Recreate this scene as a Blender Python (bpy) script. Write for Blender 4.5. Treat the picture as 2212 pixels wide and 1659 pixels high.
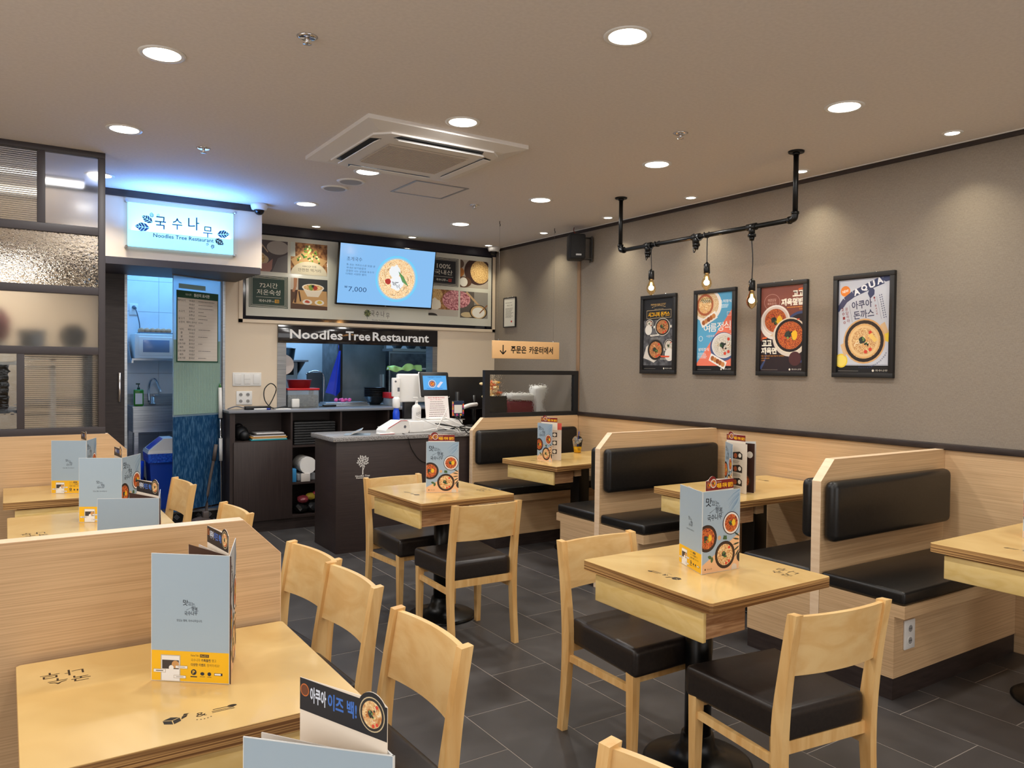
import bpy, bmesh, math, random
from mathutils import Vector, Matrix
random.seed(7)
SC = bpy.context.scene
for o in list(bpy.data.objects): bpy.data.objects.remove(o)
COL = SC.collection
R = math.radians; PI = math.pi

# ------------------------------------------------------------------ camera
cam_d = bpy.data.cameras.new('camera'); cam = bpy.data.objects.new('camera', cam_d); COL.objects.link(cam)
cam_d.sensor_width = 36.0; cam_d.lens = 1671.0 / 2212.0 * 36.0; cam_d.clip_start = 0.02; cam_d.clip_end = 60
YAW, PITCH, ROLL = R(33.2617), R(-1.2431), R(0.6460)
_f = Vector((math.sin(YAW)*math.cos(PITCH), math.cos(YAW)*math.cos(PITCH), math.sin(PITCH)))
_r0 = Vector((math.cos(YAW), -math.sin(YAW), 0)); _u0 = _r0.cross(_f)
_r = _r0*math.cos(ROLL) + _u0*math.sin(ROLL); _u = -_r0*math.sin(ROLL) + _u0*math.cos(ROLL)
cam.matrix_world = Matrix(((_r.x, _u.x, -_f.x, 0), (_r.y, _u.y, -_f.y, 0), (_r.z, _u.z, -_f.z, 1.5), (0, 0, 0, 1)))
SC.camera = cam
# ------------------------------------------------------------------ view, world
SC.view_settings.view_transform = 'Standard'; SC.view_settings.look = 'None'
SC.view_settings.gamma = 1.0; SC.view_settings.use_curve_mapping = False
SC.view_settings.exposure = 0.10
W = bpy.data.worlds.new('world'); SC.world = W; W.use_nodes = True
W.node_tree.nodes['Background'].inputs[0].default_value = (0.75, 0.8, 0.9, 1)
W.node_tree.nodes['Background'].inputs[1].default_value = 0.25

def area(name, loc, size, power, color=(1, 1, 1), rot=(0, 0, 0), shape='DISK', size_y=None, spread=180):
    l = bpy.data.lights.new(name, 'AREA'); l.shape = shape; l.size = size
    if size_y: l.size_y = size_y
    l.energy = power; l.color = color; l.spread = R(spread)
    o = bpy.data.objects.new(name, l); COL.objects.link(o); o.location = loc; o.rotation_euler = rot
    return o
CEIL = 2.80
DOWN = [(2.04, 2.315), (2.04, 3.615), (2.04, 4.905), (2.04, 6.17), (3.46, 2.32), (3.47, 3.64), (3.48, 4.93), (3.48, 6.19),
        (0.557, 3.56), (0.56, 4.815), (0.555, 6.087), (0.557, 2.31), (2.04, 1.05), (3.46, 1.05), (2.04, -0.3), (0.557, -0.3),
        (-0.92, 3.56), (-0.92, 2.31), (-0.92, -0.3), (-2.4, 3.56), (-2.4, 2.31), (-2.4, 1.05)]  # unseen lamps behind the camera and to the left are added as fill
SPOT = [(4.31, 2.236), (4.35, 3.22), (4.35, 4.19), (4.355, 5.16), (4.355, 6.11), (2.446, 7.11), (3.44, 7.11), (4.33, 7.09), (4.33, 1.23)]
WARM = (1.0, 0.83, 0.66)
for x, y in DOWN: area('downlight_and_fill_lamp', (x, y, CEIL-0.012), 0.14, (8.6 if y < 4 else 10.0 if y < 6 else 6.5), (1.0, 0.975, 0.93), spread=(180 if y < 6 else 115))
for x, y in SPOT: area('spot_lamp', (x, y, CEIL-0.012), 0.05, 1.6, (1.0, 0.92, 0.68), spread=95)
# kitchen tube lights (blue-white through the hatch and the door)
area('kitchen_lamp', (1.35, 7.85, 2.62), 0.9, 13, (0.15, 0.46, 1.0), shape='RECTANGLE', size_y=0.3)
area('kitchen_lamp', (3.0, 8.4, 2.62), 1.2, 34, (0.30, 0.60, 1.0), shape='RECTANGLE', size_y=0.4)
area('wash_room_fill', (-0.2, 6.9, 2.22), 0.9, 9, (1.0, 0.95, 0.9), shape='RECTANGLE', size_y=0.3)  # added fill under the header, brightens the view through the frosted pane

# unseen fill lights, added behind and left of the camera to brighten the room
area('added_rear_fill', (1.6, -3.45, 1.45), 4.6, 56, (1.0, 0.98, 0.96), rot=(R(90), 0, 0), shape='RECTANGLE', size_y=2.0)
area('added_side_fill', (-3.0, 1.2, 1.5), 3.6, 52, (1.0, 0.98, 0.96), rot=(R(90), 0, R(-90)), shape='RECTANGLE', size_y=1.9)
SC.cycles.diffuse_bounces = 6

# ------------------------------------------------------------------ materials
def s2l(c):
    c = c/255.0
    return c/12.92 if c <= 0.04045 else ((c+0.055)/1.055)**2.4
def rgb(*c):
    if len(c) == 1:
        h = c[0].lstrip('#'); c = [int(h[i:i+2], 16) for i in (0, 2, 4)]
    return (s2l(c[0]), s2l(c[1]), s2l(c[2]), 1)
def N(nt, t, **kw):
    n = nt.nodes.new(t)
    for k, v in kw.items(): setattr(n, k, v)
    return n
_M = {}
def mat(name, col, rough=0.5, metal=0.0, spec=0.5, coat=0.0, emit=None, es=0.0, trans=0.0, ior=1.45, alpha=1.0):
    if name in _M: return _M[name]
    m = bpy.data.materials.new(name); m.use_nodes = True; b = m.node_tree.nodes['Principled BSDF']
    c = rgb(*col) if not isinstance(col, str) else rgb(col)
    b.inputs['Base Color'].default_value = c; b.inputs['Roughness'].default_value = rough
    b.inputs['Metallic'].default_value = metal; b.inputs['Specular IOR Level'].default_value = spec
    b.inputs['Coat Weight'].default_value = coat; b.inputs['Coat Roughness'].default_value = 0.08
    b.inputs['Transmission Weight'].default_value = trans; b.inputs['IOR'].default_value = ior
    b.inputs['Alpha'].default_value = alpha
    if emit is not None:
        b.inputs['Emission Color'].default_value = rgb(*emit) if not isinstance(emit, str) else rgb(emit)
        b.inputs['Emission Strength'].default_value = es
    m.diffuse_color = c; _M[name] = m
    return m
def noisy(name, c1, c2, scale=(5, 5, 5), rough=0.5, detail=4, lo=0.35, hi=0.65, bump=0.0, bd=0.002, metal=0, coat=0, tex='noise',
          spec=0.5, vary=0.0, rvar=0.0, dist=0.0, space='Object', trans=0.0, emis=0.0):
    if name in _M: return _M[name]
    m = mat(name, c1, rough, metal, spec, coat, trans=trans); nt = m.node_tree; b = nt.nodes['Principled BSDF']
    tc = N(nt, 'ShaderNodeTexCoord'); mp = N(nt, 'ShaderNodeMapping'); mp.inputs['Scale'].default_value = scale
    nt.links.new(tc.outputs[space], mp.inputs['Vector'])
    if vary > 0:   # every object gets its own piece of the pattern
        oi = N(nt, 'ShaderNodeObjectInfo'); mm = N(nt, 'ShaderNodeMath', operation='MULTIPLY'); mm.inputs[1].default_value = 37.0
        nt.links.new(oi.outputs['Random'], mm.inputs[0]); nt.links.new(mm.outputs[0], mp.inputs['Location'])
    if tex == 'noise':
        t = N(nt, 'ShaderNodeTexNoise'); t.inputs['Scale'].default_value = 1; t.inputs['Detail'].default_value = detail
        t.inputs['Distortion'].default_value = dist; out = t.outputs[0]
    else:
        t = N(nt, 'ShaderNodeTexVoronoi'); t.inputs['Scale'].default_value = 1; out = t.outputs['Distance']
    nt.links.new(mp.outputs[0], t.inputs['Vector'])
    cr = N(nt, 'ShaderNodeValToRGB'); cr.color_ramp.elements[0].position = lo; cr.color_ramp.elements[1].position = hi
    cr.color_ramp.elements[0].color = rgb(*c1) if not isinstance(c1, str) else rgb(c1)
    cr.color_ramp.elements[1].color = rgb(*c2) if not isinstance(c2, str) else rgb(c2)
    nt.links.new(out, cr.inputs[0])
    last = cr.outputs[0]
    if vary > 0:
        hsv = N(nt, 'ShaderNodeHueSaturation'); mr = N(nt, 'ShaderNodeMapRange')
        mr.inputs['To Min'].default_value = 1-vary; mr.inputs['To Max'].default_value = 1+vary
        nt.links.new(oi.outputs['Random'], mr.inputs['Value']); nt.links.new(mr.outputs[0], hsv.inputs['Value'])
        nt.links.new(last, hsv.inputs['Color']); last = hsv.outputs[0]
    nt.links.new(last, b.inputs['Base Color'])
    if rvar > 0:
        mr2 = N(nt, 'ShaderNodeMapRange'); mr2.inputs['To Min'].default_value = rough-rvar; mr2.inputs['To Max'].default_value = rough+rvar
        nt.links.new(out, mr2.inputs['Value']); nt.links.new(mr2.outputs[0], b.inputs['Roughness'])
    if bump > 0:
        bp = N(nt, 'ShaderNodeBump'); bp.inputs['Strength'].default_value = bump; bp.inputs['Distance'].default_value = bd
        nt.links.new(out, bp.inputs['Height']); nt.links.new(bp.outputs[0], b.inputs['Normal'])
    return m
def linen(name, c1, c2, s=260, bump=0.25):
    m = mat(name, c1, 0.85); nt = m.node_tree; b = nt.nodes['Principled BSDF']; tc = N(nt, 'ShaderNodeTexCoord'); outs = []
    for sc in ((s*0.12, s*0.12, s), (s, s, s*0.1)):
        mp = N(nt, 'ShaderNodeMapping'); mp.inputs['Scale'].default_value = sc; t = N(nt, 'ShaderNodeTexNoise'); t.inputs['Scale'].default_value = 1; t.inputs['Detail'].default_value = 2
        nt.links.new(tc.outputs['Object'], mp.inputs['Vector']); nt.links.new(mp.outputs[0], t.inputs['Vector']); outs.append(t.outputs[0])
    a = N(nt, 'ShaderNodeMath', operation='ADD'); nt.links.new(outs[0], a.inputs[0]); nt.links.new(outs[1], a.inputs[1])
    h = N(nt, 'ShaderNodeMath', operation='MULTIPLY'); h.inputs[1].default_value = 0.5; nt.links.new(a.outputs[0], h.inputs[0])
    cr = N(nt, 'ShaderNodeValToRGB'); cr.color_ramp.elements[0].position = 0.38; cr.color_ramp.elements[1].position = 0.62
    cr.color_ramp.elements[0].color = rgb(*c1); cr.color_ramp.elements[1].color = rgb(*c2)
    nt.links.new(h.outputs[0], cr.inputs[0]); nt.links.new(cr.outputs[0], b.inputs['Base Color'])
    bp = N(nt, 'ShaderNodeBump'); bp.inputs['Strength'].default_value = bump; bp.inputs['Distance'].default_value = 0.001
    nt.links.new(h.outputs[0], bp.inputs['Height']); nt.links.new(bp.outputs[0], b.inputs['Normal'])
    return m
def glassy(name, col, rough, scale, bump, dist, tex='noise', trans=1.0):
    m = mat(name, col, rough, trans=trans, ior=1.3); nt = m.node_tree; b = nt.nodes['Principled BSDF']
    tc = N(nt, 'ShaderNodeTexCoord'); mp = N(nt, 'ShaderNodeMapping'); mp.inputs['Scale'].default_value = scale
    nt.links.new(tc.outputs['Object'], mp.inputs['Vector'])
    if tex == 'noise':
        t = N(nt, 'ShaderNodeTexNoise'); t.inputs['Scale'].default_value = 1; t.inputs['Detail'].default_value = 2; o = t.outputs[0]
    elif tex == 'vor':
        t = N(nt, 'ShaderNodeTexVoronoi', feature='SMOOTH_F1'); t.inputs['Scale'].default_value = 1; o = t.outputs['Distance']
    else:
        t = N(nt, 'ShaderNodeTexWave', bands_direction='Z', wave_profile='SIN'); t.inputs['Scale'].default_value = 1; o = t.outputs['Fac']
    nt.links.new(mp.outputs[0], t.inputs['Vector'])
    bp = N(nt, 'ShaderNodeBump'); bp.inputs['Strength'].default_value = bump; bp.inputs['Distance'].default_value = dist
    nt.links.new(o, bp.inputs['Height']); nt.links.new(bp.outputs[0], b.inputs['Normal'])
    return m
def P(h, rough=0.45):        # printed ink colour
    return mat('print_'+h.lstrip('#')+('' if rough == 0.45 else '_%d' % int(rough*100)), h, rough)

M_CEIL = noisy('ceiling_paper', (222, 215, 210), (228, 221, 216), (60, 60, 60), 0.8, bump=0.1, bd=0.0006)
M_PAPER = linen('grey_linen_wallpaper', (131, 120, 108), (149, 138, 125), 620, 0.15)
M_CREAM = mat('cream_paint', (226, 208, 184), 0.45)
M_OAK = noisy('oak_laminate', (196, 160, 120), (219, 185, 142), (2.2, 2.2, 240), 0.42, detail=4, lo=0.32, hi=0.62, bump=0.15, bd=0.0005, dist=0.3)
M_OAKEDGE = noisy('pale_oak_edge', (236, 204, 168), (246, 218, 184), (6, 6, 60), 0.4)
M_BIRCH = noisy('birch_veneer', (214, 176, 108), (232, 198, 132), (3.2, 3.2, 9), 0.26, detail=3, dist=0.8, coat=0.35, vary=0.02)
M_PLY = noisy('plywood_edge', (112, 74, 38), (206, 160, 100), (1.5, 1.5, 260), 0.5, detail=1, lo=0.38, hi=0.62)
M_DRAW = noisy('birch_drawer_front', (230, 196, 122), (240, 210, 142), (7, 7, 20), 0.32, detail=3, dist=1.2)
M_ASH = noisy('ash_drawer_side', (158, 112, 74), (206, 164, 122), (4, 4, 70), 0.45, detail=4, dist=1.5)
M_CHAIR = noisy('golden_beech', (222, 172, 104), (240, 200, 136), (22, 22, 3), 0.35, detail=4, dist=1.0, vary=0.05, coat=0.2)
M_CHBACK = noisy('golden_beech_ply', (232, 188, 122), (244, 208, 146), (5, 5, 12), 0.32, detail=4, dist=1.6, vary=0.05, coat=0.2)
M_LEATHER = noisy('dark_leatherette', (34, 29, 27), (42, 36, 33), (90, 90, 90), 0.34, bump=0.06, bd=0.0008)
M_BLACKLE = noisy('black_leatherette', (22, 21, 20), (30, 28, 27), (90, 90, 90), 0.33, bump=0.06, bd=0.0008)
M_IRON = mat('black_iron', (18, 18, 18), 0.32, metal=0.3)
M_MATBLK = mat('matt_black_paint', (30, 29, 30), 0.5)
M_DKTRIM = noisy('dark_wood_trim', (44, 35, 33), (56, 46, 43), (8, 8, 60), 0.45)
M_DKFRAME = mat('charcoal_frame_paint', (62, 57, 60), 0.5)
M_WENGE = noisy('dark_wenge_laminate', (48, 38, 36), (60, 48, 45), (4, 4, 240), 0.42, detail=4)
M_WENGEV = noisy('dark_wenge_upright', (48, 38, 36), (58, 47, 44), (180, 180, 4), 0.42, detail=4)
M_TILE = noisy('slate_floor_tile', (54, 52, 52), (78, 75, 74), (3.5, 3.5, 3.5), 0.42, detail=8, lo=0.3, hi=0.72, bump=0.08, bd=0.0012, vary=0.07, rvar=0.10)
M_GROUT = mat('tile_grout', (158, 148, 138), 0.9)
M_GRANITE = noisy('speckled_granite', (96, 94, 94), (176, 172, 168), (240, 240, 240), 0.3, detail=2, lo=0.42, hi=0.58)
M_STEEL = noisy('brushed_steel', (150, 155, 160), (180, 184, 188), (4, 4, 160), 0.3, metal=0.9)
M_STEELD = noisy('dull_steel', (84, 90, 96), (120, 126, 132), (9, 9, 9), 0.42, metal=0.6)
M_CHROME = mat('chrome', (225, 225, 228), 0.12, metal=1.0)
M_WHITEPL = mat('white_plastic', (232, 230, 226), 0.35)
M_WHITEMAT = mat('white_paint', (222, 220, 215), 0.6)
M_BLKPL = mat('black_plastic', (20, 20, 21), 0.38)
M_RED = mat('red_plastic', (190, 30, 34), 0.35)
M_BLUE = mat('blue_plastic', (22, 70, 178), 0.4)
M_KTILE = noisy('glazed_kitchen_tile', (214, 216, 218), (226, 228, 230), (3, 3, 3), 0.25)
M_LAMP = mat('lamp_diffuser', (255, 255, 255), 0.4, emit=(255, 246, 232), es=6.0)
M_CLEAR = mat('clear_acrylic', (245, 250, 252), 0.04, trans=1.0, ior=1.3)
M_PAPERW = mat('white_paper', (236, 232, 226), 0.6)

# ------------------------------------------------------------------ mesh tools
class MB:
    def __init__(s): s.v = []; s.f = []; s.mi = []; s.mats = []; s.sm = []
    def m(s, mt):
        if mt not in s.mats: s.mats.append(mt)
        return s.mats.index(mt)
    def raw(s, vs, fs, mt, smooth=False):
        o = len(s.v); s.v += [tuple(v) for v in vs]; k = s.m(mt)
        for f in fs: s.f.append([o+i for i in f]); s.mi.append(k); s.sm.append(smooth)
        return s
    def box(s, x0, y0, z0, x1, y1, z1, mt, bev=0.0, M=None, seg=2):
        if bev > 0:
            bm = bmesh.new(); bmesh.ops.create_cube(bm, size=1)
            for v in bm.verts: v.co = Vector(((x0+x1)/2+v.co.x*(x1-x0), (y0+y1)/2+v.co.y*(y1-y0), (z0+z1)/2+v.co.z*(z1-z0)))
            bmesh.ops.bevel(bm, geom=bm.edges[:], offset=bev, segments=seg, profile=0.5, affect='EDGES')
            return s.bm(bm, mt, True, M)
        vs = [(x, y, z) for z in (z0, z1) for x, y in ((x0, y0), (x1, y0), (x1, y1), (x0, y1))]
        if M is not None: vs = [M @ Vector(v) for v in vs]
        return s.raw(vs, [(3, 2, 1, 0), (4, 5, 6, 7), (0, 1, 5, 4), (1, 2, 6, 5), (2, 3, 7, 6), (3, 0, 4, 7)], mt)
    def bm(s, bm, mt, smooth=False, M=None):
        bm.verts.ensure_lookup_table()
        vs = [(M @ v.co if M is not None else v.co.copy()) for v in bm.verts]
        for i, v in enumerate(bm.verts): v.index = i
        s.raw(vs, [[v.index for v in f.verts] for f in bm.faces], mt, smooth); bm.free(); return s
    def prism(s, pts, axis, a, b, mt, M=None, smooth=False):
        """extrude a closed outline; axis 'x','y','z'; pts in the other two axes (in x,y,z order)"""
        def mk(p, t):
            v = {'x': (t, p[0], p[1]), 'y': (p[0], t, p[1]), 'z': (p[0], p[1], t)}[axis]
            return M @ Vector(v) if M is not None else v
        n = len(pts); vs = [mk(p, a) for p in pts]+[mk(p, b) for p in pts]
        s.raw(vs, [list(range(n))[::-1], list(range(n, 2*n))], mt)
        o = len(s.v)-2*n; k = s.m(mt)
        for i in range(n):
            j = (i+1) % n; s.f.append([o+i, o+j, o+n+j, o+n+i]); s.mi.append(k); s.sm.append(smooth)
        return s
    def cyl(s, p0, p1, r0, r1, mt, n=16, caps=True, smooth=True):
        p0 = Vector(p0); p1 = Vector(p1); d = (p1-p0); q = d.to_track_quat('Z', 'Y'); vs = []
        for p, r in ((p0, r0), (p1, r1)):
            for i in range(n):
                a = 2*PI*i/n; vs.append(p + q @ Vector((r*math.cos(a), r*math.sin(a), 0)))
        fs = [(i, (i+1) % n, n+(i+1) % n, n+i) for i in range(n)]
        s.raw(vs, fs, mt, smooth)
        if caps:
            o = len(s.v)-2*n; k = s.m(mt)
            s.f.append([o+i for i in range(n)][::-1]); s.mi.append(k); s.sm.append(False)
            s.f.append([o+n+i for i in range(n)]); s.mi.append(k); s.sm.append(False)
        return s
    def lathe(s, prof, c, mt, n=24, smooth=True, M=None, sx=1, sy=1):
        vs = []
        for r, z in prof:
            for i in range(n):
                a = 2*PI*i/n; v = Vector((c[0]+sx*r*math.cos(a), c[1]+sy*r*math.sin(a), c[2]+z)); vs.append(M @ v if M is not None else v)
        fs = []
        for k in range(len(prof)-1):
            for i in range(n): fs.append((k*n+i, k*n+(i+1) % n, (k+1)*n+(i+1) % n, (k+1)*n+i))
        if prof[0][0] > 1e-5: fs.append(list(range(n))[::-1])
        if prof[-1][0] > 1e-5: fs.append([(len(prof)-1)*n+i for i in range(n)])
        return s.raw(vs, fs, mt, smooth)
    def tube(s, pts, r, mt, n=8):
        pts = [Vector(p) for p in pts]; vs = []; up = Vector((0.03, 0.02, 1))
        for i, p in enumerate(pts):
            t = (pts[min(i+1, len(pts)-1)]-pts[max(i-1, 0)]).normalized()
            a = t.cross(up)
            if a.length < 0.08: a = t.cross(Vector((1, 0, 0)))
            a.normalize(); b = t.cross(a)
            for k in range(n):
                w = 2*PI*k/n; vs.append(p+a*r*math.cos(w)+b*r*math.sin(w))
        fs = [(i*n+k, i*n+(k+1) % n, (i+1)*n+(k+1) % n, (i+1)*n+k) for i in range(len(pts)-1) for k in range(n)]
        fs += [list(range(n))[::-1], [(len(pts)-1)*n+k for k in range(n)]]
        return s.raw(vs, fs, mt, True)
    def sphere(s, c, r, mt, sx=1, sy=1, sz=1, n=14, top=1.0, bot=-1.0):
        prof = []; h = n//2
        a0 = math.asin(bot); a1 = math.asin(top)
        for i in range(h+1):
            a = a0+(a1-a0)*i/h; prof.append((max(r*math.cos(a), 1e-4 if abs(abs(a)-PI/2) > 1e-3 else 1e-6), r*sz*math.sin(a)))
        return s.lathe(prof, c, mt, n, True, None, sx, sy)
    def build(s, name, parent=None, origin=None, M=None):
        me = bpy.data.meshes.new(name)
        vs = [Vector(v) for v in s.v]
        if M is not None: vs = [M @ v for v in vs]
        if origin is not None: o_ = Vector(origin); vs = [v-o_ for v in vs]
        me.from_pydata(vs, [], s.f)
        for mt in s.mats: me.materials.append(mt)
        me.polygons.foreach_set('material_index', s.mi); me.polygons.foreach_set('use_smooth', s.sm)
        bm = bmesh.new(); bm.from_mesh(me); bmesh.ops.recalc_face_normals(bm, faces=bm.faces[:]); bm.to_mesh(me); bm.free()
        me.update()
        o = bpy.data.objects.new(name, me); COL.objects.link(o)
        if origin is not None: o.location = origin
        if parent is not None: o.parent = parent
        return o
def smooth_curve(pts, n=6):
    out = []; P_ = [Vector(p) for p in pts]
    for i in range(len(P_)-1):
        p0 = P_[max(i-1, 0)]; p1 = P_[i]; p2 = P_[i+1]; p3 = P_[min(i+2, len(P_)-1)]
        for k in range(n):
            t = k/n; out.append(0.5*((2*p1)+(p2-p0)*t+(2*p0-5*p1+4*p2-p3)*t*t+(3*p1-p0-3*p2+p3)*t**3))
    out.append(P_[-1]); return out
def tag(o, label=None, cat=None, group=None, kind=None):
    if label: o['label'] = label
    if cat: o['category'] = cat
    if group: o['group'] = group
    if kind: o['kind'] = kind
    return o
def thing(name, label, cat, loc=(0, 0, 0), rz=0.0, group=None):
    o = bpy.data.objects.new(name, None); COL.objects.link(o); o.empty_display_size = 0.1
    o.location = loc; o.rotation_euler = (0, 0, rz); return tag(o, label, cat, group)
def struct(o): o['kind'] = 'structure'; return o
def wpart(mb, name, t):
    """part given in world coordinates under a thing whose Empty is unrotated"""
    o = mb.build(name); o.parent = t; o.matrix_parent_inverse = Matrix.Translation(-Vector(t.location)); return o
def dup(root, loc, rz, label, group=None):
    r = root.copy(); COL.objects.link(r); r.location = loc; r.rotation_euler = (0, 0, rz); r['label'] = label
    if group: r['group'] = group
    for ch in list(root.children):
        c = ch.copy(); COL.objects.link(c); c.parent = r
        for g in list(ch.children):
            d = g.copy(); COL.objects.link(d); d.parent = c
    return r

# ------------------------------------------------------------------ flat print canvas
_TX = {}
def text_mesh(s, bold=0.0):
    k = (s, bold)
    if k in _TX: return _TX[k]
    c = bpy.data.curves.new('t', 'FONT'); c.body = s; c.size = 1; c.resolution_u = 2; c.offset = bold
    o = bpy.data.objects.new('t', c); COL.objects.link(o)
    dg = bpy.context.evaluated_depsgraph_get(); m = o.evaluated_get(dg).to_mesh()
    vs = [(v.co.x, v.co.y) for v in m.vertices]; fs = [tuple(p.vertices) for p in m.polygons]
    o.evaluated_get(dg).to_mesh_clear(); bpy.data.objects.remove(o); bpy.data.curves.remove(c)
    _TX[k] = (vs, fs); return _TX[k]
def clip(poly, x0, y0, x1, y1):
    def cut(ps, ins, inter):
        out = []
        for i in range(len(ps)):
            a = ps[i-1]; b = ps[i]
            if ins(b):
                if not ins(a): out.append(inter(a, b))
                out.append(b)
            elif ins(a): out.append(inter(a, b))
        return out
    def ix(v): return lambda a, b: (v, a[1]+(b[1]-a[1])*(v-a[0])/(b[0]-a[0]))
    def iy(v): return lambda a, b: (a[0]+(b[0]-a[0])*(v-a[1])/(b[1]-a[1]), v)
    for ins, it in ((lambda p: p[0] >= x0, ix(x0)), (lambda p: p[0] <= x1, ix(x1)), (lambda p: p[1] >= y0, iy(y0)), (lambda p: p[1] <= y1, iy(y1))):
        if not poly: return []
        poly = cut(poly, ins, it)
    return poly
class Canvas:
    def __init__(s, w, h, d=0.00009):
        s.w = w; s.h = h; s.d = d; s.L = 0; s.it = []; s.bb = []; s.clipr = (0, 0, w, h); s.rnd = random.Random(3)
    def add(s, vs, fs, mt, L):
        """each item lies just above whatever it overlaps"""
        xs = [v[0] for v in vs]; ys = [v[1] for v in vs]; b = (min(xs), min(ys), max(xs), max(ys)); z = 0
        for (q, g, zz) in s.bb:
            if g != L and zz > z and q[0] < b[2] and q[2] > b[0] and q[1] < b[3] and q[3] > b[1]: z = zz
        z += 1; s.bb.append((b, L, z)); s.it.append((vs, fs, mt, z))
    def poly(s, pts, mt, same=False):
        p = clip(list(pts), *s.clipr)
        if len(p) >= 3:
            if not same: s.L += 1
            s.add(p, [tuple(range(len(p)))], mt, s.L)
        return s
    def rect(s, x0, y0, x1, y1, mt, same=False): return s.poly([(x0, y0), (x1, y0), (x1, y1), (x0, y1)], mt, same)
    def frame(s, x0, y0, x1, y1, t, mt):
        s.rect(x0, y0, x1, y0+t, mt); s.rect(x0, y1-t, x1, y1, mt, True); s.rect(x0, y0+t, x0+t, y1-t, mt, True); s.rect(x1-t, y0+t, x1, y1-t, mt, True); return s
    def disc(s, x, y, r, mt, ry=None, n=28, rot=0):
        ry = ry or r; c, sn = math.cos(rot), math.sin(rot)
        pts = []
        for i in range(n):
            a = r*math.cos(2*PI*i/n); b = ry*math.sin(2*PI*i/n); pts.append((x+a*c-b*sn, y+a*sn+b*c))
        return s.poly(pts, mt)
    def blob(s, x, y, r, mt, n=9, j=0.35, ry=None):
        ry = ry or r
        return s.poly([(x+r*(1-j*s.rnd.random())*math.cos(2*PI*i/n), y+ry*(1-j*s.rnd.random())*math.sin(2*PI*i/n)) for i in range(n)], mt)
    def stroke(s, pts, w, mt, w2=None):
        n = len(pts)-1; s.L += 1
        for i in range(n):
            (x0, y0), (x1, y1) = pts[i], pts[i+1]; l = math.hypot(x1-x0, y1-y0) or 1e-6
            wa = w if w2 is None else w+(w2-w)*i/n; wb = w if w2 is None else w+(w2-w)*(i+1)/n
            nx, ny = -(y1-y0)/l/2, (x1-x0)/l/2
            s.poly([(x0+nx*wa, y0+ny*wa), (x0-nx*wa, y0-ny*wa), (x1-nx*wb, y1-ny*wb), (x1+nx*wb, y1+ny*wb)], mt, True)
        return s
    def leaf(s, x, y, l, w, ang, mt):
        pts = [(0, 0), (l*.25, w*.42), (l*.6, w*.5), (l, 0), (l*.6, -w*.5), (l*.25, -w*.42)]; c, sn = math.cos(ang), math.sin(ang)
        return s.poly([(x+a*c-b*sn, y+a*sn+b*c) for a, b in pts], mt)
    def text(s, t, x0, y0, x1, y1, mt, bold=0.0, rot=0.0, keep=False, shear=0.0):
        vs, fs = text_mesh(t, bold)
        if not vs: return s
        ax = min(v[0] for v in vs); bx = max(v[0] for v in vs); ay = min(v[1] for v in vs); by = max(v[1] for v in vs)
        kx = (x1-x0)/(bx-ax); ky = (y1-y0)/(by-ay)
        if keep: kx = ky = min(kx, ky)
        cx, cy = (x0+x1)/2, (y0+y1)/2; mx, my = (ax+bx)/2, (ay+by)/2; c, sn = math.cos(rot), math.sin(rot); out = []
        for v in vs:
            a = (v[0]-mx)*kx; b = (v[1]-my)*ky; a += b*shear; out.append((cx+a*c-b*sn, cy+a*sn+b*c))
        s.L += 1; s.add(out, fs, mt, s.L); return s
    def lines(s, x0, y0, x1, y1, n, mt, fill=0.45, jit=0.3):
        """tiny illegible print: rows of short word bars"""
        hh = (y1-y0)/n; s.L += 1
        for i in range(n):
            y = y1-(i+0.5)*hh; x = x0; xe = x1-(x1-x0)*jit*s.rnd.random()
            while x < xe:
                w = hh*fill*(1.2+2.5*s.rnd.random()); s.rect(x, y-hh*fill/2, min(x+w, xe), y+hh*fill/2, mt, True); x += w+hh*fill*0.6
        return s
    def bowl(s, x, y, r, kind='noodle', rim='#2e2420', inner=None, ry=None, extra=True):
        ry = ry or r; k = ry/r; q = s.rnd
        s.disc(x, y, r, P(rim), ry); s.disc(x, y, r*.93, P(inner or '#4a3a30'), ry*.93)
        base = {'noodle': FOOD_NOODLE, 'red': FOOD_RED, 'rice': FOOD_RICE, 'meat': FOOD_MEAT, 'broth': FOOD_BROTH, 'grain': FOOD_GRAIN}[kind]
        fr = r*(.78 if kind != 'broth' else .86); s.disc(x, y, fr, base, fr*k)
        pal = {'noodle': ['#f2d9a0', '#e8a862', '#f6e6c4'], 'red': ['#c8482a', '#e06a34', '#8e2a1c'], 'rice': ['#efe8da', '#d8c8a8', '#b0886a'],
               'meat': ['#c27a4a', '#8e4a2a', '#e2b07a'], 'broth': ['#f4ead2', '#d8c090', '#fbf6e6'], 'grain': ['#c89a58', '#e2bd80', '#a87838']}[kind]
        for i in range(14):
            a = q.random()*2*PI; d = fr*(.25+.6*q.random()); a2 = a+.5+.5*q.random(); L_ = fr*.2
            px, py = x+d*math.cos(a), y+d*k*math.sin(a)
            s.stroke([(px+L_*t*math.cos(a2+t*.6), py+L_*t*math.sin(a2+t*.6)) for t in (-1, -.5, 0, .5, 1)], r*.05, P(pal[i % 3]))
        if extra:
            s.blob(x-r*.12, y+r*.05*k, r*.26, P('#2f3a34'), ry=r*.24*k)
            for i in range(7): s.blob(x+(q.random()-.5)*r*.5, y+(q.random()-.5)*r*.5*k, r*.08, P(q.choice(['#3f6a34', '#20261f', '#7c9a50'])))
            if kind == 'red': s.blob(x+r*.28, y+r*.02, r*.24, P('#eebc2c'), ry=r*.34*k)
            else:
                for a in (0.9, 4.9, 5.4): s.disc(x+fr*.82*math.cos(a), y+fr*.82*k*math.sin(a), r*.11, P('#d8452f'), n=10)
        return s
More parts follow.
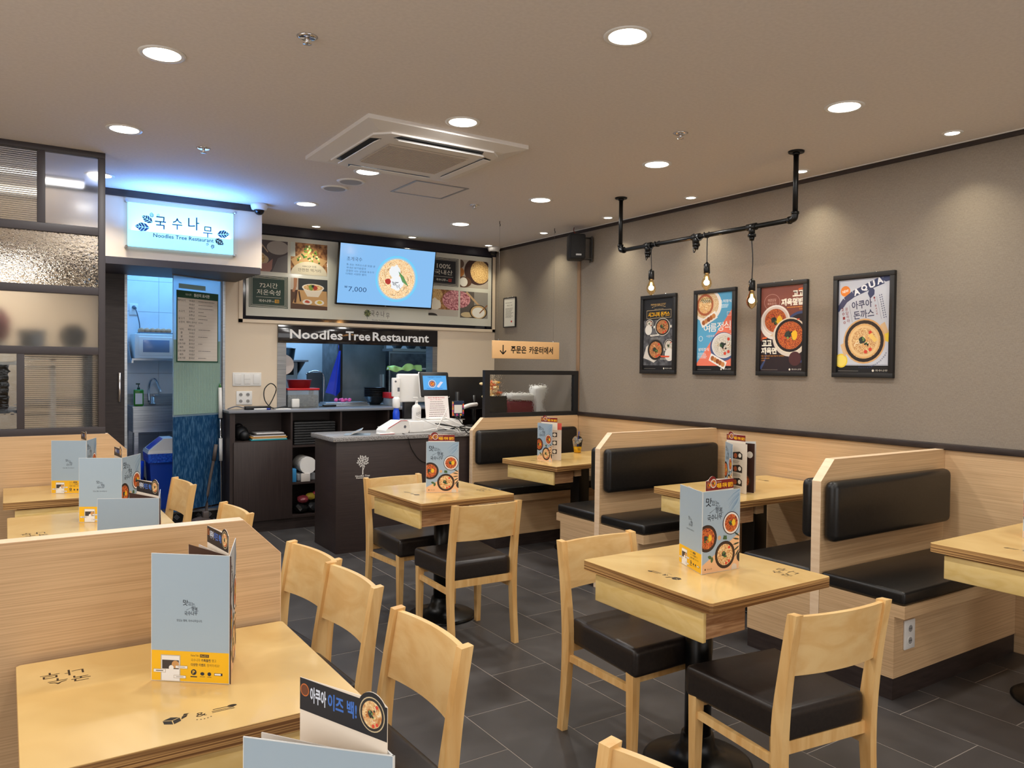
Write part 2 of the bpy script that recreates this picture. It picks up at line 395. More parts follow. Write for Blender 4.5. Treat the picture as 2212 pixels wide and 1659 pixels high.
    def build(s, name, origin, ux, uy, parent=None, world=False):
        ux = Vector(ux).normalized(); uy = Vector(uy).normalized(); nn = ux.cross(uy); o0 = Vector(origin); mb = MB()
        for vs, fs, mt, L in s.it:
            mb.raw([o0+ux*a+uy*b+nn*(s.d*L) for a, b in vs], fs, mt)
        me = bpy.data.meshes.new(name); me.from_pydata([Vector(v) for v in mb.v], [], mb.f)
        for mt in mb.mats: me.materials.append(mt)
        me.polygons.foreach_set('material_index', mb.mi); me.update()
        o = bpy.data.objects.new(name, me); COL.objects.link(o)
        if parent is not None:
            o.parent = parent
            if world: o.matrix_parent_inverse = Matrix.Translation(-Vector(parent.location))
        return o
def food(n, a, b, sc=160): return noisy('food_'+n, a, b, (sc, sc, sc), 0.5, detail=5, lo=0.38, hi=0.62)
FOOD_NOODLE = food('noodle', '#b8743a', '#f0d29a'); FOOD_RED = food('red', '#7a2414', '#dd7a3c'); FOOD_RICE = food('rice', '#a89a88', '#f2ece0')
FOOD_MEAT = food('meat', '#7a3c20', '#e0a066'); FOOD_BROTH = food('broth', '#b98a5a', '#efdcb4'); FOOD_GRAIN = food('grain', '#8a5a2a', '#f0cf90', 130)
FOOD_GREEN = food('green', '#2c4a20', '#a8c878', 90); FOOD_PORK = food('pork', '#8a3a48', '#e6a8ae', 50); FOOD_SLATE = food('slate', '#3c3c40', '#6a6a6e', 25)
FOOD_WOODP = food('wood', '#6a4026', '#b98656', 30)
# ================================================================== THE SETTING
WX = 4.55; BY = 7.30
f = struct(MB().box(-3.2, -3.6, -0.06, WX, BY, -0.0008, M_GROUT).build('floor'))
TW, TL, G = 0.3245, 0.650, 0.0042
tile_mesh = None; k0 = -8
for i in range(k0, 9):
    x0 = 1.650+i*TW; ph = 0.24 if i % 2 == 0 else 0.565
    for j in range(-2, 12):
        y0 = ph+j*TL; y1 = y0+TL; x1 = x0+TW
        if y1 < 0.3 or y0 > BY or x1 < -0.2: continue
        full = x1 <= WX and y1 <= BY
        xa, ya, xb, yb = G/2, G/2, min(TW, WX-x0)-G/2, min(TL, BY-y0)-G/2
        if xb-xa < 0.02 or yb-ya < 0.02: continue
        if full and tile_mesh is not None:
            t = bpy.data.objects.new('tile', tile_mesh); COL.objects.link(t)
        else:
            t = MB().box(xa, ya, -0.012, xb, yb, 0.0, M_TILE).build('tile')
            if full: tile_mesh = t.data
        t.location = (x0, y0, 0); t.parent = f
kf = struct(MB().box(0.2, BY-0.02, 0.0, WX, 10.2, 0.2, M_STEELD).build('floor'))
dk = struct(MB().box(0.85, BY-0.035, 0.0, 1.66, BY-0.02, 0.185, M_BLKPL).build('baseboard_kitchen_step'))
mb = MB()
for i in range(9):
    for j in range(3):
        cx = 0.90+i*0.09+(0.045 if j % 2 else 0); cz = 0.03+j*0.06
        for k in range(4):
            a = 0.7854 if (i+j) % 2 else -0.7854; off = (k-1.5)*0.009
            px, pz = cx+off*math.cos(a+PI/2), cz+off*math.sin(a+PI/2)
            if not (0.86 < px < 1.65): continue
            M = Matrix.Translation((px, BY-0.036, pz)) @ Matrix.Rotation(-a, 4, 'Y')
            mb.box(-0.02, -0.002, -0.002, 0.02, 0.002, 0.002, M_STEEL, M=M)
o = mb.build('tread_ridge'); o.parent = dk; tag(o, kind='stuff')
o = MB().box(0.85, BY-0.045, 0.185, 1.66, BY+0.02, 0.205, M_STEEL).build('metal_edging'); o.parent = dk
struct(MB().box(-3.2, -3.6, CEIL, WX+0.1, 10.2, CEIL+0.1, M_CEIL).build('ceiling'))
struct(MB().box(WX, -3.6, 0, WX+0.1, 10.2, CEIL, M_PAPER).build('wall_right'))
struct(MB().box(-3.3, -3.6, 0, -3.2, 10.2, 0.5, M_CREAM).box(-3.3, -3.6, 2.5, -3.2, 10.2, CEIL, M_CREAM).box(-3.3, -3.6, 0.5, -3.2, -0.7, 2.5, M_CREAM).box(-3.3, 3.1, 0.5, -3.2, 10.2, 2.5, M_CREAM).build('wall_left'))
struct(MB().box(-3.28, -0.7, 0.5, -3.22, 3.1, 0.56, M_DKFRAME).box(-3.28, -0.7, 2.44, -3.22, 3.1, 2.5, M_DKFRAME).box(-3.28, 1.17, 0.56, -3.22, 1.23, 2.44, M_DKFRAME).build('added_window_left'))  # unseen window frame, made up to go with the side fill light
struct(MB().box(-1.7, 5.48, 0, -1.6, 7.30, CEIL, M_CREAM).build('wall_wash_area'))
struct(MB().box(-3.3, -3.7, 0, WX+0.1, -3.6, 0.4, M_CREAM).box(-3.3, -3.7, 2.5, WX+0.1, -3.6, CEIL, M_CREAM).box(-3.3, -3.7, 0.4, -0.75, -3.6, 2.5, M_CREAM).box(4.0, -3.7, 0.4, WX+0.1, -3.6, 2.5, M_CREAM).build('wall_rear'))
struct(MB().box(-0.75, -3.68, 0.4, 4.0, -3.62, 0.46, M_DKFRAME).box(-0.75, -3.68, 2.44, 4.0, -3.62, 2.5, M_DKFRAME).box(1.6, -3.68, 0.46, 1.66, -3.62, 2.44, M_DKFRAME).build('added_window_rear'))  # unseen window frame, made up to go with the rear fill light
wb = MB()
wb.box(-3.2, BY, 0, 0.85, BY+0.12, CEIL, M_CREAM).box(0.85, BY, 2.28, 1.66, BY+0.12, CEIL, M_CREAM)
wb.box(1.66, BY, 0, 2.145, BY+0.12, CEIL, M_CREAM).box(2.145, BY, 1.72, 3.822, BY+0.12, CEIL, M_CREAM)
wb.box(2.145, BY, 0, 3.822, BY+0.12, 1.07, M_CREAM).box(3.822, BY, 0, WX, BY+0.12, CEIL, M_CREAM)
struct(wb.build('wall_back'))
# wainscot, rail, cornices
struct(MB().box(WX-0.015, -3.6, 0, WX, 5.76, 1.052, M_OAK).build('trim_1'))
struct(MB().box(WX-0.033, -3.6, 1.052, WX, 5.76, 1.088, M_DKTRIM, 0.003).build('trim_2'))
struct(MB().box(WX-0.022, -3.6, 2.772, WX, BY, CEIL, M_DKTRIM).box(WX-0.03, -3.6, 2.795, WX, BY, CEIL, M_WHITEMAT).build('trim_3'))
# lowered header over the kitchen door
hd = struct(MB().box(-1.6, 6.49, 2.29, 1.775, BY, CEIL, M_CREAM).build('wall_header'))
struct(MB().box(-1.6, 6.478, 2.748, 1.787, 6.49, CEIL, M_DKTRIM).box(1.775, 6.478, 2.748, 1.787, BY, CEIL, M_DKTRIM).build('trim_4'))
struct(MB().box(-1.6, 6.47, 2.238, 1.76, 6.52, 2.292, M_DKFRAME).box(-1.6, 6.52, 2.245, 1.76, BY, 2.292, M_DKFRAME).build('trim_5'))
# door jamb and dark sliding door
d1 = struct(MB().box(0.66, BY-0.045, 0.2, 0.846, BY-0.012, 2.245, M_DKTRIM).build('door_1'))
o = MB().box(0.798, BY-0.075, 1.17, 0.816, BY-0.06, 1.42, M_CHROME, 0.004).box(0.80, BY-0.065, 1.18, 0.814, BY-0.045, 1.20, M_CHROME).box(0.80, BY-0.065, 1.39, 0.814, BY-0.045, 1.41, M_CHROME).build('door_handle'); o.parent = d1
struct(MB().box(0.846, BY-0.03, 0.2, 0.868, BY+0.13, 2.245, M_STEEL).box(1.648, BY-0.02, 0.2, 1.668, BY+0.13, 2.245, M_STEEL).build('trim_6'))
# hatch: steel lining
struct(MB().box(2.143, BY-0.012, 1.10, 2.225, BY+0.14, 1.71, M_STEEL).box(3.775, BY-0.012, 1.10, 3.83, BY+0.14, 1.71, M_STEEL).build('window_1'))
# kitchen walls
kt = struct(MB().box(0.72, 8.30, 0.2, 2.12, 8.36, CEIL, M_GROUT).build('wall_kitchen'))
kt_tiles = [(0.87+i*0.40, 0.2+j*0.30) for i in range(4) for j in range(9)]
ktm = None
for x, z in kt_tiles:
    w = min(0.40, 2.12-x); h = min(0.30, CEIL-z)
    if w < 0.05: continue
    if w == 0.40 and h == 0.30 and ktm: t = bpy.data.objects.new('wall_tile', ktm); COL.objects.link(t)
    else:
        t = MB().box(0.0012, -0.008, 0.0012, w-0.0012, 0.0, h-0.0012, M_KTILE).build('wall_tile')
        if w == 0.40 and h == 0.30: ktm = t.data
    t.location = (x, 8.30, z); t.parent = kt
struct(MB().box(0.80, BY+0.12, 0.2, 0.86, 8.36, CEIL, M_KTILE).box(2.06, 7.9, 0.2, 2.12, 8.30, CEIL, M_KTILE).build('wall_kitchen_left'))
struct(MB().box(2.0, 9.3, 0.2, WX, 9.4, CEIL, M_KTILE).build('wall_kitchen_rear'))

# ---- downlights, spots, small ceiling fittings
def downlight(x, y, r, name, label, cat, grp, spot=False):
    t = thing(name, label, cat, (x, y, CEIL), 0, grp)
    MB().lathe([(r*0.90, -0.003), (r*1.0, -0.006), (r*1.13, -0.004), (r*1.15, 0.0)], (0, 0, 0), M_WHITEPL, 32).build('trim_ring', t)
    MB().lathe([(1e-4, -0.0045), (r*0.90, -0.0035)], (0, 0, 0), M_LAMP, 32).build('diffuser', t)
    return t
_where = ['in the column above the mid walkway, nearest the camera', 'beyond the air conditioner corner, centre column', 'just past the far edge of the air conditioner', 'centre column, nearest the menu board',
          'right column, nearest the camera', 'right column, second from the camera', 'right column, third from the camera', 'right column, nearest the hanging arrow sign',
          'left column, nearest the camera', 'left column, second from the camera', 'left column, beside the lit sign header']
for i, (x, y) in enumerate(DOWN[:11]):
    downlight(x, y, 0.082, 'ceiling_downlight', 'large round white ceiling downlight, '+_where[i], 'light', 'large round ceiling downlights')
_ws = ['nearest the camera along the grey wall', 'behind the right pipe drop, along the grey wall', 'between the two pipe drops, along the grey wall', 'beside the left pipe drop, along the grey wall',
       'beside the wall speaker, near the hanging sign', 'above the left of the menu board', 'above the television', 'in the far corner beside the dome camera']
for i, (x, y) in enumerate(SPOT[:8]):
    t = thing('ceiling_spotlight', 'small recessed ceiling spotlight '+_ws[i], 'light', (x, y, CEIL), 0, 'small recessed spotlights')
    r = 0.036
    MB().lathe([(r, -0.001), (r*1.15, -0.006), (r*1.45, -0.004), (r*1.5, 0)], (0, 0, 0), M_WHITEPL, 24).build('trim_ring', t)
    MB().lathe([(1e-4, -0.003), (r*0.98, -0.003)], (0, 0, 0), M_LAMP, 20).build('diffuser', t)
def sprinkler(x, y, lab):
    t = thing('ceiling_sprinkler', lab, 'sprinkler', (x, y, CEIL), 0, 'chrome ceiling sprinklers')
    MB().lathe([(1e-4, -0.004), (0.030, -0.006), (0.042, 0)], (0, 0, 0), M_CHROME, 20).build('escutcheon', t)
    MB().cyl((0, 0, -0.028), (0, 0, -0.004), 0.007, 0.009, M_CHROME, 10).lathe([(1e-4, -0.030), (0.018, -0.029), (0.018, -0.027), (1e-4, -0.026)], (0, 0, 0), M_CHROME, 14).build('sprinkler_head', t)
sprinkler(1.006, 3.04, 'chrome sprinkler on the ceiling nearest the camera, left of the air conditioner')
sprinkler(1.007, 4.955, 'chrome sprinkler on the blue-tinted ceiling in front of the lit sign')
sprinkler(3.12, 3.09, 'chrome sprinkler on the ceiling right of the air conditioner')
sprinkler(3.162, 5.40, 'tiny chrome sprinkler between the hatch and the hanging sign')
def ceiling_speaker(x, y, lab):
    t = thing('ceiling_speaker', lab, 'speaker', (x, y, CEIL))
    MB().lathe([(0.075, -0.006), (0.088, -0.010), (0.1, 0)], (0, 0, 0), M_WHITEPL, 32).build('trim_ring', t)
    MB().cyl((0, 0, -0.0075), (0, 0, 0), 0.0765, 0.0765, mat('speaker_mesh_grey', (168, 168, 170), 0.7), 32).build('grille', t)
ceiling_speaker(2.05, 5.23, 'round ceiling speaker with grey grille, nearer the air conditioner')
ceiling_speaker(2.03, 5.50, 'round ceiling speaker with grey grille, farther from the air conditioner')
t = thing('access_hatch', 'square ceiling access hatch with grey metal edge behind the air conditioner', 'hatch', (2.62, 5.135, CEIL))
g = mat('hatch_edge_metal', (150, 150, 154), 0.4, metal=0.5); w = 0.215
MB().box(-w, -w, -0.004, w, -w+0.018, 0, g).box(-w, w-0.018, -0.004, w, w, 0, g).box(-w, -w+0.018, -0.004, -w+0.018, w-0.018, 0, g).box(w-0.018, -w+0.018, -0.004, w, w-0.018, 0, g).build('frame', t)
MB().box(-w+0.02, -w+0.02, -0.002, w-0.02, w-0.02, 0.0, M_CEIL).build('panel', t)

# ---- ceiling cassette air conditioner
ac = thing('air_conditioner', 'white square ceiling cassette air conditioner with grid grille', 'air conditioner', (2.07, 4.27, CEIL))
W_AC = mat('air_conditioner_white', (228, 224, 220), 0.42); H = 0.50
def frus(mb, x0, y0, x1, y1, z0, X0, Y0, X1, Y1, z1, mt):
    vs = [(x0, y0, z0), (x1, y0, z0), (x1, y1, z0), (x0, y1, z0), (X0, Y0, z1), (X1, Y0, z1), (X1, Y1, z1), (X0, Y1, z1)]
    return mb.raw(vs, [(0, 1, 5, 4), (1, 2, 6, 5), (2, 3, 7, 6), (3, 0, 4, 7)], mt)
mb = MB(); frus(mb, -H, -H, H, H, 0, -H, -H, H, H, -0.022, W_AC); frus(mb, -H, -H, H, H, -0.022, -0.40, -0.40, 0.40, 0.40, -0.040, W_AC)
mb.box(-0.40, -0.40, -0.0402, 0.40, 0.40, -0.036, W_AC); mb.build('housing', ac)
cc = 0.075
oc = [(0.40-0.075, -0.40), (0.40, -0.40+0.075), (0.40, 0.40-0.075), (0.40-0.075, 0.40), (-0.40+0.075, 0.40), (-0.40, 0.40-0.075), (-0.40, -0.40+0.075), (-0.40+0.075, -0.40)]
MB().prism(oc, 'z', -0.040, -0.050, W_AC).build('face_panel', ac)
for k in range(4):
    M = Matrix.Rotation(k*PI/2, 4, 'Z')
    pr = [(-0.262, -0.390), (0.262, -0.390), (0.285, -0.332), (-0.285, -0.332)]
    o = MB().prism(pr, 'z', -0.0505, -0.047, M_BLKPL, M=M).build('air_slot', ac)
    tilt = Matrix.Translation((0, -0.352, -0.060)) @ Matrix.Rotation(R(30 if k in (0, 3) else 4), 4, 'X')
    MB().box(-0.272, -0.024, -0.002, 0.272, 0.024, 0.002, W_AC, M=M @ tilt).build('louver', ac)
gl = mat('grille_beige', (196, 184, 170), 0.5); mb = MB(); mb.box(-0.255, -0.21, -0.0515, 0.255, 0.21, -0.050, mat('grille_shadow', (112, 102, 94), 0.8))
n = 24
for i in range(n+1):
    x = -0.255+0.51*i/n; mb.box(x-0.0022, -0.21, -0.058, x+0.0022, 0.21, -0.0515, gl)
for j in range(19):
    y = -0.21+0.42*j/18; mb.box(-0.255, y-0.0055, -0.060, 0.255, y+0.0055, -0.0515, gl)
mb.build('return_grille', ac)

# ================================================================== RIGHT BOOTHS
CH = 0.105
def partition(x0, x1, y0, y1, h, end_left, label, group='oak booth partitions'):
    t = thing('booth_partition', label, 'partition', (x0, y0, 0), 0, group)
    if end_left: prof = [(x1, 0), (x1, h), (x0+CH, h), (x0, h-CH), (x0, 0)]
    else: prof = [(x0, 0), (x0, h), (x1-CH, h), (x1, h-CH), (x1, 0)]
    e = 0.0012; pr = prof
    wpart(MB().prism(pr, 'y', y0+e, y1-e, M_OAK), 'panel', t)
    mb = MB()   # pale edge banding along the top and the open end, as thick as the board
    segs = [pr[1:3], pr[2:4], pr[3:5]]
    for a, b in segs:
        dx, dz = b[0]-a[0], b[1]-a[1]; l = math.hypot(dx, dz); nx, nz = -dz/l, dx/l
        cx = sum(p[0] for p in pr)/5; cz = sum(p[1] for p in pr)/5
        if (a[0]-cx)*nx+(a[1]-cz)*nz < 0: nx, nz = -nx, -nz
        q = [a, b, (b[0]+nx*0.0015, b[1]+nz*0.0015), (a[0]+nx*0.0015, a[1]+nz*0.0015)]
        mb.prism(q, 'y', y0, y1, M_OAKEDGE)
    wpart(mb, 'edge_band', t)
    return t
X0 = 3.378; XW = WX-0.016
partition(X0, XW, 5.760, 5.810, 1.055, True, 'oak booth partition at the far end, under the glass screen')
partition(X0, XW, 4.050, 4.100, 1.055, True, 'oak booth partition between the two farther right booths')
partition(X0, XW, 2.350, 2.400, 1.055, True, 'oak booth partition between the two nearer right booths')
def bench(yb, s, label):
    """yb = back plane (partition face), s = -1 seat extends towards the camera, +1 away"""
    t = thing('booth_bench', label, 'bench', (X0, yb, 0), 0, 'black cushioned booth benches')
    def bx(a0, a1, z0, z1, x0, x1, mt, bev=0, seg=2):
        ya, yb_ = sorted((yb+s*a0, yb+s*a1)); return MB().box(x0, ya, z0, x1, yb_, z1, mt, bev, seg=seg)
    wpart(bx(0.0012, 0.389, 0.10, 0.385, X0, XW, M_OAK), 'seat_box', t)
    wpart(bx(0.0012, 0.437, 0.385, 0.440, X0, XW, M_OAK), 'seat_rail', t)
    wpart(bx(0.0012, 0.386, 0.0, 0.10, X0+0.002, XW, M_DKTRIM), 'kick_board', t)
    wpart(bx(0.004, 0.433, 0.440, 0.505, X0+0.004, XW-0.002, M_BLACKLE, 0.016, 3), 'seat_cushion', t)
    wpart(bx(0.002, 0.078, 0.655, 0.955, X0+0.010, XW-0.06, M_BLACKLE, 0.034, 4), 'back_cushion', t)
    return t
bench(5.760, -1, 'black cushioned bench under the glass screen, facing the far booth table')
bench(4.100, 1, 'black cushioned bench turned away behind the second partition')
bench(4.050, -1, 'black cushioned bench facing the camera at the middle booth table')
bench(2.400, 1, 'black cushioned bench turned away behind the nearest partition')
b5 = bench(2.350, -1, 'black cushioned bench nearest the camera with a wall socket in its base')
def socket_plate(name, label, cx, y, cz, w, h, holes, rows=1):
    t = thing(name, label, 'socket', (cx, y, cz))
    MB().box(-w/2, -0.010, -h/2, w/2, 0, h/2, M_WHITEPL, 0.003).build('plate', t)
    for (hx, hz) in holes:
        o = MB().cyl((hx, -0.0115, hz), (hx, -0.010, hz), 0.021, 0.022, M_WHITEPL, 20).build('socket_face', t)
        MB().cyl((hx, -0.0120, hz), (hx, -0.0115, hz), 0.016, 0.016, mat('socket_recess', (150, 148, 146), 0.6), 18).cyl((hx-0.006, -0.0125, hz), (hx-0.006, -0.012, hz), 0.003, 0.003, M_BLKPL, 8).cyl((hx+0.006, -0.0125, hz), (hx+0.006, -0.012, hz), 0.003, 0.003, M_BLKPL, 8).build('pin_holes', o)
    return t
socket_plate('wall_socket', 'white double wall socket in the base of the nearest bench', 3.495, 1.961, 0.287, 0.085, 0.135, [(0, 0.028), (0, -0.028)])

# left side partitions
partition(-1.6, 0.673, 2.250, 2.300, 1.055, False, 'oak partition in the left foreground behind the nearest menu', 'left oak partitions')
partition(-1.6, 0.645, 5.430, 5.480, 1.055, False, 'oak partition at far left below the black framed glass screen', 'left oak partitions')

# ---- textured glass screen on the far partition
gs = thing('glass_screen', 'black framed textured glass screen on top of the far partition', 'screen', (3.50, 5.785, 1.0565))
w_, h_ = 1.03, 0.415
mb = MB(); b = 0.038
mb.box(0, -0.022, 0, w_, 0.022, b, M_MATBLK).box(0, -0.022, h_-b, w_, 0.022, h_, M_MATBLK).box(0, -0.022, b, b+0.012, 0.022, h_-b, M_MATBLK).box(w_-b-0.012, -0.022, b, w_, 0.022, h_-b, M_MATBLK)
mb.build('frame', gs)
MB().box(b+0.012, -0.003, b, w_-b-0.012, 0.003, h_-b, glassy('rippled_glass', (238, 240, 240), 0.04, (38, 38, 38), 0.5, 0.012, 'noise')).build('glass_pane', gs)
# things seen through it
fl = thing('flower_arrangement', 'bunch of orange and yellow flowers blurred behind the textured glass', 'flowers', (3.72, 6.02, 0.93), 0)
mb = MB().lathe([(1e-4, 0), (0.045, 0), (0.06, 0.24), (0.055, 0.24)], (0, 0, 0), mat('brown_pot', (92, 60, 40), 0.6), 16); mb.build('pot', fl)
rr = random.Random(5)
for k, c in enumerate(((236, 170, 40), (226, 110, 60), (240, 214, 160))):
    mb = MB()
    for i in range(14):
        a, d, z = rr.random()*6.28, rr.random()*0.09, 0.28+rr.random()*0.16
        mb.sphere((d*math.cos(a), d*math.sin(a), z), 0.022, mat('petal_%d' % k, c, 0.6), sz=0.6, n=8)
    mb.build('blossom', fl)
MB().tube([(0, 0, 0.2), (0.02, 0, 0.30), (0.05, 0.02, 0.40)], 0.003, mat('stem_green', (60, 100, 40), 0.6), 5).tube([(0, 0, 0.2), (-0.03, 0, 0.34)], 0.003, mat('stem_green', (0, 0, 0)), 5).build('stem', fl)
tag(MB().box(3.60, 5.87, 0.93, 3.80, 5.90, 1.24, mat('menu_board_black', (44, 42, 40), 0.6), 0.004).build('document_box'), 'flat black board standing close behind the glass screen', 'box')
tag(MB().box(3.86, 5.92, 0.93, 4.13, 6.10, 1.19, mat('maroon_cloth', (120, 34, 44), 0.7), 0.02).build('maroon_box'), 'maroon box blurred behind the textured glass screen', 'box')
wc = thing('white_vase', 'tall white vase blurred behind the textured glass screen', 'vase', (4.22, 5.98, 0.93))
MB().lathe([(1e-4, 0), (0.06, 0), (0.075, 0.12), (0.05, 0.24), (0.085, 0.36), (0.075, 0.40), (1e-4, 0.40)], (0, 0, 0), M_WHITEPL, 20).build('body', wc)
tag(MB().box(3.87, 5.915, 1.19, 4.14, 6.09, 1.26, M_WHITEPL, 0.025).build('folded_towel'), 'folded white towel lying on the maroon box', 'towel')

# ================================================================== TABLES
def table(name, label, loc, rz, sx, sy, base=(0, 0), drawer=True, post=0.05, square=False, group=None, bench=False):
    """drawer face on local -X; origin on the floor under the top's centre"""
    t = thing(name, label, 'table', loc, rz, group); T = 0.755; th = 0.038
    x0, x1, y0, y1 = -sx/2, sx/2, -sy/2, sy/2
    mb = MB(); r = 0.008
    def rr_(z): return [(x0+r, y0), (x1-r, y0), (x1, y0+r), (x1, y1-r), (x1-r, y1), (x0+r, y1), (x0, y1-r), (x0, y0+r)]
    pts = rr_(0); n = 8
    mb.raw([(p[0], p[1], T-th) for p in pts]+[(p[0], p[1], T-0.0012) for p in pts], [(i, (i+1) % n, n+(i+1) % n, n+i) for i in range(n)]+[list(range(n))[::-1]], M_PLY)
    mb.raw([(p[0], p[1], T-0.0012) for p in pts]+[(p[0]*0.998, p[1]*0.998, T) for p in pts], [(i, (i+1) % n, n+(i+1) % n, n+i) for i in range(n)]+[list(range(n, 2*n))], M_BIRCH)
    mb.build('tabletop', t)
    if drawer:
        dy = sy*0.42; bx = x0+0.02
        MB().box(bx+0.016, -dy+0.01, 0.612, bx+0.215, dy-0.01, T-th-0.006, M_ASH).build('drawer_box', t)
        MB().box(bx, -dy, 0.606, bx+0.016, dy, T-th-0.010, M_DRAW, 0.003).build('drawer_front', t)
        if bench: MB().box(bx+0.235, -0.27, 0.655, bx+0.30, 0.27, T-th, M_OAK).build('cross_rail', t)
    bxx, byy = base
    MB().box(bxx-0.14, byy-0.14, T-th-0.012, bxx+0.14, byy+0.14, T-th, M_IRON).build('top_plate', t)
    if square: MB().box(bxx-0.06, byy-0.05, 0.03, bxx+0.06, byy+0.05, T-th-0.012, M_IRON, 0.004).build('pedestal', t)
    else: MB().cyl((bxx, byy, 0.03), (bxx, byy, T-th-0.012), post, post, M_IRON, 28).build('pedestal', t)
    MB().lathe([(1e-4, 0.0), (0.205, 0.0), (0.205, 0.008), (0.19, 0.018), (0.12, 0.030), (0.085, 0.045), (0.068, 0.075), (0.06, 0.115), (1e-4, 0.115)], (bxx, byy, 0), M_IRON, 40).build('foot_plate', t)
    return t
def table_print(t, items, T=0.755):
    """flat black ink on the top; items = (kind, x, y, rot) in table coordinates"""
    cv = Canvas(2, 2, 0.00006); cv.clipr = (-2, -2, 4, 4); K = mat('table_ink', (24, 20, 16), 0.35)
    for kind, x, y, rot in items:
        c, s = math.cos(rot), math.sin(rot)
        def tr(a, b): return (x+a*c-b*s+1, y+a*s+b*c+1)
        def rc(a0, b0, a1, b1): cv.poly([tr(a0, b0), tr(a1, b0), tr(a1, b1), tr(a0, b1)], K)
        if kind == 'text':
            for k, g in enumerate('국수나무'):
                u = (-0.027, 0.020, -0.016, 0.034)[k]; v = (0.023, 0.020, -0.024, -0.026)[k]; q2 = tr(u, v); cv.text(g, q2[0]-0.020, q2[1]-0.019, q2[0]+0.020, q2[1]+0.019, K, 0.004, rot)
        else:
            cv.poly([tr(-0.074, -0.010), tr(-0.058, -0.019), tr(-0.058, -0.001), tr(-0.074, 0.007)], K)
            cv.poly([tr(-0.056, -0.019), tr(-0.041, -0.010), tr(-0.041, 0.007), tr(-0.056, -0.001)], K)
            cv.poly([tr(-0.073, 0.009), tr(-0.057, 0.001), tr(-0.042, 0.009), tr(-0.057, 0.017)], K)
            cv.poly([tr(-0.040, -0.004), tr(-0.028, 0.004), tr(-0.024, 0.014), tr(-0.036, 0.010)], K); cv.poly([tr(-0.026, 0.014), tr(-0.020, 0.019), tr(-0.030, 0.021), tr(-0.034, 0.012)], K)
            q = tr(0, 0); cv.text('&', q[0]-0.011, q[1]-0.010, q[0]+0.011, q[1]+0.010, K, 0.0, rot)
            for k in range(5): q = tr(-0.012+k*0.007, -0.022-0.004*math.sin(k*0.8)); cv.disc(q[0], q[1], 0.0017, K, n=8)
            rc(0.022, 0.000, 0.068, 0.0025); rc(0.022, -0.006, 0.068, -0.0035)
            rc(0.026, 0.008, 0.060, 0.011); q = tr(0.066, 0.0095); cv.disc(q[0], q[1], 0.010, K, 0.006, 16, rot)
    return cv.build('top_print', (-1, -1, T+0.0001), (1, 0, 0), (0, 1, 0), t)
# free standing tables
tf = table('dining_table', 'square birch table in the right foreground with a drawer and round foot', (2.190, 2.020, 0), 0.0, 0.622, 0.655, (0.02, 0.03), group='birch dining tables')
table_print(tf, [('icons', -0.195, 0.0, -PI/2+PI), ('text', 0.215, -0.205, PI/2)])
tm = table('dining_table', 'square birch table in the middle of the room in front of the dark counter', (2.180, 4.100, 0), R(3), 0.630, 0.660, (0.02, 0.0), group='birch dining tables')
table_print(tm, [('icons', -0.19, 0.0, -PI/2+PI), ('text', 0.235, -0.12, PI/2)])
# booth tables
bt1 = table('booth_table', 'far booth table under the glass screen with menu and iced drink', (3.969, 5.048, 0), R(6), 1.08, 0.660, (0.03, 0), square=True, group='long booth tables', bench=True)
table_print(bt1, [('icons', -0.42, 0.02, -PI/2+PI)])
bt2 = table('booth_table', 'middle booth table between the black benches holding a fanned menu', (3.97, 3.260, 0), 0, 1.08, 0.655, (0.03, 0), square=True, group='long booth tables', bench=True)
table_print(bt2, [('icons', 0.32, 0.2, -PI/2+PI)])
bt3 = table('booth_table', 'booth table cut by the right edge beside the nearest bench', (3.93, 1.475, 0), 0, 1.11, 0.665, (0.10, 0.06), square=True, group='long booth tables', bench=True)
table_print(bt3, [('icons', -0.36, 0.04, -PI/2+PI)])
# left tables (drawer faces the camera)
tl1 = table('dining_table', 'birch table in the left foreground carrying the nearest upright menu', (0.347, 1.925, 0), R(90), 0.615, 0.652, group='left row tables')
table_print(tl1, [('text', 0.17, 0.225, PI/2), ('icons', -0.205, 0.0, PI/2-PI)])
tl0 = table('dining_table', 'birch table at the bottom edge under the cropped open menu', (0.345, 0.875, 0), R(90), 0.615, 0.652, group='left row tables')
tl2 = table('dining_table', 'birch table just behind the left oak partition, holding two menus', (0.335, 4.065, 0), R(90), 0.63, 0.655, group='left row tables')
table_print(tl2, [('text', -0.16, 0.225, PI/2)])
tl4 = table('dining_table', 'birch table hidden directly behind the left oak partition under the cropped grey menu', (0.345, 2.865, 0), R(90), 0.60, 0.652, group='left row tables')
tl3 = table('dining_table', 'birch table against the far left partition below the glass screen', (0.318, 5.135, 0), R(90), 0.565, 0.655, group='left row tables')

